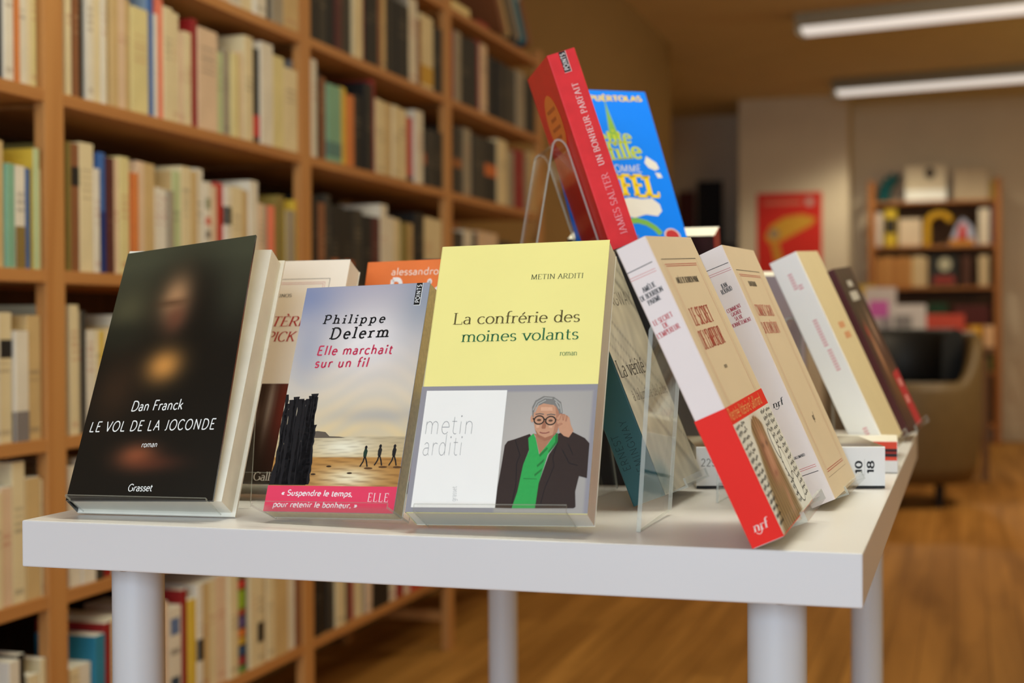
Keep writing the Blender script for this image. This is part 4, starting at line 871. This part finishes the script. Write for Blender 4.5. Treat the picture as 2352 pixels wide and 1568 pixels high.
def row(bay, lvl, vis, start, items):
    z = LV[lvl] + .0003; a = start
    lo = YU + bay * PITCH + .0265; hi = YU + (bay + 1) * PITCH - .0265
    grp = 'books on the %s visible shelf of the %s' % (vis, BAYN[bay])
    n = 0
    for it in items:
        px, col, hcm = it[:3]; opt = it[3] if len(it) > 3 else {}
        y0, y1 = max(lo, py(a)), min(hi, py(px)); a = px
        if col == '-' : continue
        if y1 - y0 < .004: continue
        n += 1
        H = hcm / 100.0; D = rb.uniform(.125, .145) if H > .185 else rb.uniform(.108, .118); rec = opt.get('rec', rb.uniform(.003, .012))
        T = y1 - y0; big = 'thick ' if T > .034 else ('slim ' if T < .014 else ''); tall = 'tall ' if hcm >= 20.5 else ('short ' if hcm < 15.5 else '')
        extra = opt.get('say', '')
        label = '%s%s%s book, %s on the %s visible shelf, %s' % (tall, big, PAL[col][1], ORD[n - 1] + ' from left', vis, BAYN[bay]) + ((', ' + extra) if extra else '')
        mk = []
        if col in 'cwpyTGgl' and rb.random() < .8:
            c = rb.choice([(150, 60, 54), (90, 84, 78), (120, 100, 84), (70, 66, 66), (170, 110, 90)])
            v = H * rb.uniform(.45, .6)
            for q in range(rb.randint(2, 5)): mk.append((v + q * .011, v + q * .011 + rb.uniform(.003, .007), mixc(PAL[col][0], c, rb.uniform(.12, .38))))
            if rb.random() < .6: mk.append((H * .06, H * .06 + .008, mixc(PAL[col][0], c, .3)))
        elif col in 'kKmdnBe' and rb.random() < .7:
            v = H * rb.uniform(.35, .6)
            for q in range(rb.randint(2, 4)): mk.append((v + q * .012, v + q * .012 + .005, mixc(PAL[col][0], (190, 170, 140), rb.uniform(.12, .35))))
        if 'marks' in opt: mk = opt['marks']
        shelf_book(y0 + .0004, y1 - .0004, z, H, D, rec, bmat(col), label, grp, bmat(opt['side']) if 'side' in opt else None, mk, opt.get('lab'))
KL = lambda v0, v1, say='with black label': {'lab': (v0, v1, (30, 28, 28)), 'say': say}
# leftmost bay
row(-1, 'b', 'first', -30, [(-8, 'c', 19), (16, 'k', 15.8), (39, 'w', 20.5), (46, 'o', 20), (70, 'w', 20.5), (81, 'c', 20), (95, 'y', 19.5), (104, 'w', 20)])
row(-1, 'c', 'second', -30, [(-10, 'c', 18), (14, 'T', 18.5), (33, 't', 15.3), (57, 'w', 15.2, {'lab': (.0, .062, (128, 104, 54)), 'say': 'olive below'}), (76, 'b', 15.1), (89, 'g', 18.2, {'side': 'Y'}), (104, 'c', 15.2)])
row(-1, 'd', 'third', -30, [(-2, 'w', 19), (31, 'c', 19.2, KL(.125, .152)), (63, 'w', 16.5, {'lab': (0, .045, (120, 112, 110)), 'say': 'grey lower end'}), (104, 'T', 18.8)])
row(-1, 'e', 'fourth', -30, [(0, 'c', 17), (27, 'p', 17.5), (57, 'c', 21), (92, 'T', 18.3), (100, 'c', 17.8)])
row(-1, 'f', 'fifth', -30, [(8, 'k', 12), (34, 'w', 18.2), (56, 'k', 18.6), (82, 'c', 15), (111, 'c', 17)])
# second bay
row(0, 'a', 'first', 470, [(500, 'c', 19), (530, 'p', 20), (560, 'w', 18), (588, 'c', 20), (613, 'w', 20), (626, 'k', 19), (652, 'G', 20), (693, 'T', 20)])
row(0, 'b', 'second', 157, [(172, 'c', 21), (186, 'n', 20), (201, 'k', 21.5), (218, 'w', 21), (235, 'c', 21), (246, 'w', 20.5), (255, 'c', 20.5), (272, 'T', 20.4), (291, 'p', 20.2), (308, 'T', 18.8), (347, 'y', 18.0), (360, 'b', 20.8, {'side': 'l'}), (368, 'w', 18), (381, 's', 21), (402, 'c', 20), (419, 'c', 19.6), (430, 'p', 16.6), (447, 'c', 17), (460, 'd', 19.8), (505, 'p', 18.8), (519, 'g', 15.5), (534, 'G', 16.5), (551, 'y', 16.2), (563, 'p', 17), (583, 'c', 20.4), (601, 'k', 18.8, {'lab': (.012, .055, (190, 46, 40)), 'say': 'red lower end'}), (629, 'w', 20.5), (655, 'y', 18.8), (690, 'c', 17.2)])
row(0, 'c', 'third', 158, [(166, 'O', 20.3), (185, 'n', 20.2, {'lab': (.135, .165, (30, 26, 24)), 'say': 'with black label'}), (217, 'c', 20.6), (230, 'w', 16.8), (246, 'b', 19.6, {'lab': (0, .10, (24, 48, 112)), 'say': 'darker below'}), (262, 'm', 19.0), (273, 'p', 19), (296, 'y', 19.5), (304, 's', 17.5), (318, 'o', 17.2), (336, 'p', 19.4), (360, 'T', 19.3), (375, 'w', 15.5), (386, 'w', 15.3), (399, 'G', 15.2), (418, 'g', 18.9, {'side': 'T'}), (441, 'c', 20), (456, 'T', 19.5), (473, 'w', 20.2), (490, 'w', 18, {'marks': [(.02, .035, (196, 70, 60)), (.05, .06, (60, 110, 90)), (.075, .09, (120, 110, 100)), (.1, .115, (200, 90, 70)), (.13, .15, (140, 140, 110))], 'say': 'colourful marks'}), (502, 'p', 17.5), (518, 'r', 18.3), (531, 'w', 17.9, KL(.105, .14)), (556, 'c', 18), (573, 'T', 17.7), (592, 'w', 19.8), (607, 'p', 15.6), (615, 'G', 15.2), (632, 's', 15.5, {'side': 'G'}), (642, 'O', 17), (656, 'O', 18), (678, 'G', 15.2, {'side': 'Y'}), (692, 'Y', 17.6)])
row(0, 'd', 'fourth', 157, [(178, 'c', 20.5), (188, 'G', 19.6), (196, 'K', 19.6), (216, 'w', 16.5, {'side': 'r'}), (226, 'c', 16.5), (236, 'Y', 16.4), (258, 'c', 16.6), (282, 'T', 17), (300, 'w', 19)])
row(0, 'e', 'fifth', 157, [(184, 'w', 19), (216, 'w', 20), (234, 'K', 18), (258, 'd', 17), (282, 'c', 19)])
row(0, 'f', 'sixth', 157, [(180, 'c', 13.5), (208, 'w', 13.5), (232, 'e', 17.5, {'side': 'e'}), (248, 'd', 19), (262, 'c', 19.5), (300, 'w', 19), (340, 'c', 18), (383, 'p', 19), (414, 'w', 17.5, {'marks': [(.03, .05, (40, 60, 80)), (.09, .1, (150, 140, 130)), (.125, .155, (90, 110, 150))]}), (428, 'd', 20, {'side': 'd'}), (447, 'Y', 17.8), (461, 'w', 20, KL(.06, .10)), (476, 'T', 20), (495, 'c', 20), (519, 'p', 20.3), (539, 'c', 20), (567, 'k', 21, {'marks': [(.0, .012, (90, 140, 70)), (.014, .03, (150, 44, 54)), (.034, .05, (40, 74, 120)), (.054, .068, (200, 160, 50)), (.07, .084, (214, 120, 50)), (.088, .108, (90, 74, 130)), (.112, .122, (170, 70, 50)), (.124, .16, (140, 170, 40)), (.163, .18, (190, 54, 44)), (.184, .2, (90, 130, 100))], 'say': 'rainbow striped'}), (584, 'c', 20), (599, 'c', 20, KL(.045, .085)), (608, 'T', 20), (623, 'c', 20), (654, 'T', 20.2), (674, 'w', 20), (693, 'n', 19.5)])
# third bay
row(1, 'a', 'first', 716, [(730, 'k', 20), (743, 'k', 19), (758, 'K', 20), (772, 'k', 20), (787, 'm', 19), (807, 'K', 20), (812, 'k', 20), (833, 'c', 20.5), (841, 'd', 20), (856, 'k', 20), (870, 'k', 20.5), (880, 'n', 21), (890, 'T', 19.5), (915, 'k', 18.5), (942, 'k', 18.5), (962, 'w', 21.5, {'side': 'G'}), (968, 'n', 17), (998, 'c', 19, {'lab': (.01, .06, (190, 146, 40)), 'say': 'yellow lower end'}), (1020, 'k', 17.5)])
row(1, 'b', 'second', 716, [(728, 'w', 21), (735, 'k', 19), (755, 'n', 18.2), (787, 't', 17.2, {'lab': (.012, .045, (84, 120, 116)), 'say': 'bluish lower end'}), (801, 'Y', 17.6), (817, 'o', 16.4), (838, 'k', 17), (857, 'k', 20.6), (866, 'd', 22), (878, 'c', 17.9), (890, 'c', 17.8), (903, 'T', 17.8), (917, 'c', 17.7), (936, 'c', 17.6), (953, 'r', 16.4, {'lab': (0, .014, (30, 26, 26)), 'say': 'black lower end'}), (971, 'w', 18.6), (984, 'k', 15, {'lab': (.055, .085, (156, 80, 34)), 'say': 'orange label'}), (997, 'K', 15), (1022, 'k', 15.2)])
row(1, 'c', 'third', 722, [(733, 'k', 19), (745, 'n', 18), (758, 'K', 20), (775, 'k', 18, {'lab': (.02, .06, (170, 92, 40)), 'say': 'orange label'}), (790, 'k', 18), (816, 'k', 17.5, {'lab': (.02, .06, (180, 96, 44)), 'say': 'orange label'}), (837, 'K', 18), (856, 'k', 17), (873, 'm', 17), (889, 'w', 20.3), (906, 'w', 17.6), (923, 'c', 17.5), (937, 'O', 16.8), (953, 'T', 17), (975, 'k', 20), (998, 'c', 19.4), (1018, 'c', 19.2)])
row(1, 'f', 'lowest', 720, [(735, 'k', 18), (750, 'k', 19), (765, 'K', 19), (787, 'c', 19), (794, 'k', 19), (800, 'G', 18), (813, 'd', 18.5), (831, 'c', 18), (837, 'G', 18), (848, 'p', 18), (868, 'k', 18), (889, 'k', 18.5), (907, 'w', 18), (922, 'd', 18), (940, 'w', 18), (962, 'r', 18), (985, 'r', 18)])
# farthest bay
row(2, 'a', 'first', 1040, [(1046, 'd', 19), (1060, 'G', 19.5), (1080, 'k', 19), (1098, 'k', 19.5), (1106, 'd', 20.5), (1121, 'p', 20), (1142, 'k', 18), (1164, 'k', 17.5), (1186, 'K', 17.5), (1205, 'G', 18), (1232, 'k', 17.5)])
row(2, 'b', 'second', 1042, [(1060, 'K', 18.5, {'lab': (.07, .095, (150, 90, 40)), 'say': 'orange label'}), (1067, 'k', 18), (1085, 'G', 19), (1112, 'K', 18), (1142, 'k', 18.2, {'lab': (.075, .11, (196, 104, 44)), 'say': 'orange label'}), (1164, 'c', 19.5), (1184, 'G', 17.5), (1203, 'd', 18.5), (1216, 'G', 16.5), (1234, 'T', 19.5)])
row(2, 'c', 'third', 1042, [(1068, 'K', 17), (1088, 'w', 18), (1098, 'k', 17.5), (1120, 'p', 18.3), (1142, 'p', 18.2), (1175, 'K', 16.5), (1205, 'k', 16), (1233, 'K', 16.5)])
# things lying and leaning on top of the farthest bay
def top_item(label, y, L, tilt, T, col, H=.24, dz=0):
    M = Matrix.Translation((XF - .01, y, LV['T'] + .0008 + T * math.sin(tilt) + dz)) @ Matrix.Rotation(tilt, 4, 'X') @ Matrix(((-1, 0, 0, 0), (0, 0, -1, 0), (0, 1, 0, 0), (0, 0, 0, 1)))
    t = thing('book', label, 'book', M, 'books on top of the bookcase'); mb = MB(); book_cover(mb, L, H, T, bmat(col), r=.0015, ct=.0008); mb.build('cover', t); page_block(L, H, T, t, ct=.0008)
y3 = YU + 2 * PITCH + .03
b = MB(); b.box((-.26, y3, LV['T'] + .0006), (-.012, y3 + .19, LV['T'] + .03), mat('cream_box', (226, 206, 152), .6)); o = b.build('flat_box', bevel=.002); o.location.x = XF
tag(o, 'flat cream box lying on top of the bookcase', 'box')
for i, (lab, yy, T, c, H) in enumerate((('leaning dark book next to the cream box on top of bookcase', .40, .030, 'n', .19), ('leaning tan book on top of bookcase between two dark books', .455, .026, 'T', .21), ('leaning dark grey book on top of bookcase behind the tan one', .50, .03, 'K', .20),
        ('leaning pale grey book on top of bookcase before the teal one', .555, .034, 'G', .21), ('leaning teal book on top of bookcase, second from far end', .62, .036, 'e', .22), ('leaning brown book on top of bookcase at its far end', .68, .04, 'n', .17))):
    top_item(lab, y3 + yy + .10, .2, math.radians(42), T, c, H)
b = MB(); b.box((-.2, y3 + .27, LV['T'] + .0006), (-.014, y3 + .37, LV['T'] + .02), mat('red_case', (150, 40, 32), .6)); o = b.build('flat_case', bevel=.002); o.location.x = XF
tag(o, 'small red case lying on top of the bookcase before leaning books', 'case')

# ------------------------------------------------------------------ back of the shop
# red poster
b = MB(); px0, px1, pz0, pz1 = -.826, -.352, 1.18, 1.842; yp = Y1 - .004
b.box((px0, yp, pz0), (px1, Y1 - .0006, pz1), mat('poster_paper', (206, 40, 24), .5, .3, .02, 8))
PF = Face(lambda a, c, h: (px0 + a, yp - h, pz0 + c)); pw = px1 - px0
put_poly(b, PF, [(.06, .34), (.1, .42), (.2, .48), (.33, .5), (.43, .47), (.4, .42), (.28, .36), (.17, .3), (.09, .29)], (206, 150, 50), .0004)
put_poly(b, PF, [(.1, .29), (.16, .29), (.2, .12), (.24, .02), (.12, .02), (.14, .12)], (200, 140, 48), .0004)
put_poly(b, PF, disc(.125, .36, .038, .036), (150, 128, 104), .0006); put_rect(b, PF, .05, .575, .33, .6, (214, 120, 96), .0004); put_poly(b, PF, disc(.385, .59, .03, .03), (196, 160, 150), .0006)
o = b.build('poster'); tag(o, 'red poster with yellow shape on the pale wall at the back', 'poster')
# dark cabinet in the unlit passage
DKW = mat('dark_wood', (62, 44, 28), .5, .3, .08, 10); CXP, CYP = -1.80, 10.60
t = thing('display_cabinet', 'dark cabinet in the unlit passage left of the pale wall with poster', 'cabinet', Matrix.Translation((CXP, CYP, 0)))
b = MB(); b.box((0, 0, 0), (.02, .3, 1.5), DKW); b.box((.68, 0, 0), (.70, .3, 1.5), DKW); b.box((.021, .285, 0), (.679, .3, 1.5), DKW); b.build('body', t)
for z in (.06, .42, .78, 1.14, 1.48):
    b = MB(); b.box((.0205, .001, z), (.6795, .2845, z + .02), DKW); b.build('shelf', t)
for i, (xx, hh, w_, c) in enumerate(((.06, .30, .2, 'g'), (.28, .42, .13, 'm'), (.43, .50, .2, 'k'))):
    b = MB(); b.box((xx, .1, 0), (xx + w_, .115, hh), bmat(c)); b.box((xx + .02, .115, 0), (xx + .04, .17, hh * .6), bmat(c)); o = b.build('picture_book'); o.location = (CXP, CYP, 1.5006)
    tag(o, ['green', 'maroon', 'tall black'][i] + ' book displayed on the dark cabinet in the passage', 'book', 'books on the dark cabinet')
# rear bookshelf
SX, SY = -.03, Y2 - .33
t = thing('bookshelf', 'small wooden bookshelf standing against the back wall', 'bookcase', Matrix.Translation((SX, SY, 0)))
PN = wood('rear_shelf_wood', (150, 92, 44), (174, 112, 58), 2, 2.0, .55, .25)
for x in (0, .885):
    b = MB(); b.box((x, 0, 0), (x + .045, .03, 1.92), PN); b.box((x, .25, 0), (x + .045, .28, 1.92), PN)
    for z in (.4, .9, 1.4, 1.85): b.box((x + .012, .03, z), (x + .033, .25, z + .03), PN)
    b.build('side_frame', t)
SH = (.12, .5, .80, 1.12, 1.42, 1.745)
for z in SH:
    b = MB(); b.box((.0455, .002, z), (.8845, .278, z + .02), PN); b.build('shelf', t)
b = MB(); b.box((.046, .281, .1), (.884, .288, 1.745), mat('rear_shelf_back', (96, 72, 52), .8)); b.build('back_panel', t)
def obj_box(name, label, cat, x, z, w, h, d, rgb, y=.03, extra=None, bev=.004):
    b = MB(); b.box((0, 0, 0), (w, d, h), mat('item_%d_%d_%d' % rgb, rgb, .55, .3, .04, 12))
    if extra: extra(b, w, h, d)
    o = b.build(name, bevel=bev); o.location = (SX + x, SY + y, z + .0006); return tag(o, label, cat)
zt = SH[5] + .02
b = MB(); tm = mat('teal_plush', (20, 84, 86), .9); pts = [(0, .0), (.010, .07), (.03, .13), (.062, .165), (.098, .18), (.112, .165)]
rads = [.046, .047, .048, .048, .046, .034]
for i in range(5): b.tube((pts[i][0], 0, pts[i][1] + .001 * i), (pts[i + 1][0], 0, pts[i + 1][1] + .001 * i), rads[i], rads[i + 1], tm, 16)
o = b.build('soft_toy', smooth=True); o.location = (SX + .096, SY + .14, zt + .001); tag(o, 'teal curved soft toy on top of the rear bookshelf', 'toy')
def dotx(b, w, h, d): b.prism(disc(w * .6, h * .78, .035, .045, 16), -.002, 0, ink((70, 56, 44)), lambda x, z, y: (x, y, z)); b.box((.0, -.003, 0), (w, -.0005, h * .32), mat('lit_strip_white', (250, 246, 236), .3))  # bright lower strip is lamp light on the box, put in as a paler slab
obj_box('display_box', 'white box with dark dot on top of the rear bookshelf', 'box', .262, zt, .29, .26, .2, (214, 196, 166), extra=dotx)
obj_box('display_box', 'plain beige box on top of the rear bookshelf at right', 'box', .60, zt, .245, .23, .2, (186, 164, 134))
obj_box('figurine', 'small yellow green figure at the right end of shelf top', 'figure', .855, zt + .0, .028, .14, .05, (170, 140, 50))
z4 = SH[4] + .02
def lab_y(b, w, h, d): b.box((.005, -.002, h * .35), (w - .005, -.0004, h * .75), ink((40, 36, 34)))
obj_box('book', 'slim white book at the left end of rear upper shelf', 'book', .05, z4, .05, .25, .16, (206, 186, 170))
obj_box('bottle_box', 'yellow box with black label on the rear upper shelf', 'box', .115, z4, .085, .27, .1, (206, 172, 40), extra=lab_y)
obj_box('book', 'cream book faced forward on the rear upper shelf', 'book', .215, z4, .16, .2, .03, (220, 196, 166), y=.06)
b = MB(); ym = mat('yellow_plastic', (212, 160, 32), .45)
for i in range(9):
    a0, a1 = math.radians(180 - i * 18), math.radians(180 - (i + 1) * 18)
    b.tube((.1 + .085 * math.cos(a0), 0, .15 + .08 * math.sin(a0)), (.1 + .085 * math.cos(a1), 0, .15 + .08 * math.sin(a1)), .026, .026, ym, 12)
b.tube((.015, 0, 0), (.015, 0, .15), .026, .026, ym, 12)
o = b.build('yellow_arch'); o.location = (SX + .4, SY + .07, z4 + .0006); tag(o, 'yellow curved arch toy on the rear upper shelf', 'toy')
b = MB(); b.prism([(0, 0), (.2, 0), (.17, .13), (.1, .2), (.05, .13)], 0, .012, mat('pale_blue_card', (176, 178, 200), .5), lambda x, z, y: (x, y, z)); b.prism([(.06, .04), (.13, .03), (.12, .15), (.08, .15)], -.003, -.0005, ink((206, 56, 40)), lambda x, z, y: (x, y, z)); b.box((.01, -.003, .002), (.18, -.0005, .045), ink((206, 140, 60)))
o = b.build('card'); o.location = (SX + .565, SY + .05, z4 + .0006); tag(o, 'pale blue card with red figure on the rear upper shelf', 'card')
obj_box('book', 'white book standing right of the red figure card', 'book', .775, z4, .075, .26, .15, (222, 206, 184))
obj_box('book', 'purple spined book at the right end of rear upper shelf', 'book', .856, z4, .026, .27, .15, (92, 54, 72))
z3 = SH[3] + .02
for i in range(10):
    c = [(186, 128, 66), (178, 120, 60), (192, 136, 74), (172, 112, 54)][i % 4]
    if i >= 7: c = [(206, 176, 130), (214, 188, 146), (200, 170, 128)][i - 7]
    obj_box('book', '%s book, %s from left on the rear middle shelf' % ('tan' if i < 7 else 'cream', ORD[i]), 'book', .055 + i * .0365, z3, .0355, .215 + .006 * (i % 3), .15, c, y=.03)
def facex(b, w, h, d): b.prism(disc(w * .55, h * .72, .045, .05, 18), -.002, -.0004, ink((186, 178, 150)), lambda x, z, y: (x, y, z)); b.box((.03, -.003, .02), (w - .02, -.0005, .075), ink((150, 54, 44)))
obj_box('book', 'dark book with pale round picture on the rear middle shelf', 'book', .43, z3, .2, .225, .03, (44, 42, 36), y=.06, extra=facex)
obj_box('book', 'brown book right of the dark one on rear middle shelf', 'book', .655, z3, .07, .22, .14, (80, 44, 26)); obj_box('book', 'cream book at the right end of rear middle shelf', 'book', .775, z3, .07, .22, .14, (206, 180, 140))
z2 = SH[2] + .02
obj_box('book', 'dark green book on the rear lower shelf', 'book', .42, z2, .14, .2, .05, (24, 58, 30), y=.05); obj_box('box', 'dark red box on the rear lower shelf', 'box', .6, z2, .25, .18, .15, (84, 26, 16)); obj_box('book', 'dark brown books block on the rear lower shelf left', 'book', .08, z2, .3, .16, .14, (64, 46, 26))
obj_box('toy_block', 'green block on the bottom board of rear bookshelf', 'toy', .78, SH[1] + .02, .08, .12, .1, (70, 120, 40), y=.01)

# display counter behind the armchair
t = thing('display_table', 'low display table behind the armchair covered with bright items', 'table', Matrix.Translation((-.05, 7.6, 0)))
cw = mat('counter_wood', (110, 76, 42), .5)
b = MB(); b.box((0, 0, .71), (.86, .6, .74), cw); b.build('tabletop', t)
for x, y in ((.03, .03), (.79, .03), (.03, .53), (.79, .53)): b = MB(); b.box((x, y, 0), (x + .04, y + .04, .71), cw); b.build('leg', t)
def citem(name, label, cat, x, y, w, h, d, rgb, z=.7406, extra=None, tilt=0):
    b = MB(); b.box((0, 0, 0), (w, d, h), mat('item_%d_%d_%d' % rgb, rgb, .5, .3, .04, 12))
    if extra: extra(b, w, h, d)
    o = b.build(name, bevel=.003); o.location = (x, y, z); o.rotation_euler = (tilt, 0, 0); return tag(o, label, cat)
def pk(b, w, h, d): b.box((w * .15, -.002, h * .5), (w * .75, -.0004, h * .78), ink((226, 110, 190)))
def gy(b, w, h, d): b.box((w * .1, -.002, h * .45), (w * .6, -.0004, h * .75), ink((150, 146, 144)))
citem('sign_card', 'white card with pink writing on the far display table', 'sign', .105, 7.76, .175, .34, .006, (226, 214, 206), extra=pk)
citem('sign_card', 'white card with grey writing on the far display table', 'sign', .255, 7.66, .19, .24, .006, (226, 220, 214), extra=gy)
citem('book', 'yellow book standing left of the pink card', 'book', .055, 7.9, .1, .36, .02, (216, 176, 40))
citem('book', 'dark blue book lying in front of the white cards', 'book', .13, 7.605, .13, .045, .04, (44, 62, 116))
citem('book', 'green book lying right of the dark blue one', 'book', .29, 7.61, .12, .05, .04, (120, 160, 50))
def wb(b, w, h, d): b.box((w * .3, -.002, .01), (w * .98, -.0004, h * .42), ink((226, 200, 186)))
citem('box', 'orange red flat box with pale lower front on far table', 'box', .385, 7.68, .265, .185, .12, (206, 76, 48), extra=wb)
b = MB(); b.tube((0, 0, 0), (0, 0, .12), .05, .045, mat('yellow_tin', (222, 170, 50), .4), 20); o = b.build('tin'); o.location = (.70, 7.76, .7406); tag(o, 'round yellow tin at the right end of far table', 'tin')
citem('box', 'small cream box right of the yellow tin', 'box', .752, 7.72, .055, .12, .09, (222, 178, 128))

# tub armchair
t = thing('armchair', 'olive brown tub armchair with black back cushion beyond the table', 'armchair', Matrix.Translation((.36, 6.55, 0)) )
LEA = mat('olive_leather', (104, 84, 50), .5, .4, .06, 18); BLKL = mat('black_leather', (26, 27, 26), .55, .4, .05, 18)
b = MB(); N = 48; ring = []
def hh(a):
    # rim height round the shell: low at the near left, high at the far right
    d = math.degrees(a); k = max(0.0, min(1.0, (d + 42) / 46)); k = k * k * (3 - 2 * k)
    if d > 140: k = max(0.0, 1 - (d - 140) / 50)
    return .60 + .235 * k
for i in range(N + 1):
    a = math.radians(-150 + 300 * i / N) + math.radians(40)
    h = hh(a); ca, sa = math.cos(a), math.sin(a); ro, ri = .375, .305
    ring.append([(ca * r, sa * r, z) for r, z in ((ri - .01, .16), (ro - .05, .12), (ro - .02, .2), (ro, .4), (ro, h - .05), (ro - .012, h - .015), (ro - .035, h), (ri + .012, h - .015), (ri, h - .05), (ri, .4), (ri - .01, .16))])
vs = [p for r in ring for p in r]; k_ = 11
b.mesh(vs, [(i * k_ + j, (i + 1) * k_ + j, (i + 1) * k_ + j + 1, i * k_ + j + 1) for i in range(N) for j in range(k_ - 1)], LEA)
b.poly(ring[0], LEA); b.poly(list(reversed(ring[-1])), LEA); b.build('shell', t, smooth=True)
b = MB(); b.tube((0, 0, .14), (0, 0, .36), .30, .30, LEA, 36); b.tube((0, 0, .36), (0, 0, .45), .3, .27, BLKL, 36); b.build('seat_cushion', t)
b = MB(); ring = []
for i in range(25):
    a = math.radians(20 + 125 * i / 24); ca, sa = math.cos(a), math.sin(a)
    ring.append([(ca * r, sa * r, z) for r, z in ((.302, .46), (.302, .83), (.28, .85), (.24, .845), (.2, .80), (.19, .46))])
vs = [p for r in ring for p in r]; b.mesh(vs, [(i * 6 + j, (i + 1) * 6 + j, (i + 1) * 6 + (j + 1) % 6, i * 6 + (j + 1) % 6) for i in range(24) for j in range(6)], BLKL)
b.poly(ring[0], BLKL); b.poly(list(reversed(ring[-1])), BLKL); b.build('back_cushion', t, smooth=True)
for a in (45, 135, 225, 315):
    b = MB(); x, y = .25 * math.cos(math.radians(a)), .25 * math.sin(math.radians(a)); b.tube((x, y, 0), (x, y, .14), .018, .024, mat('black_foot', (18, 16, 14), .5), 14); b.build('foot', t)
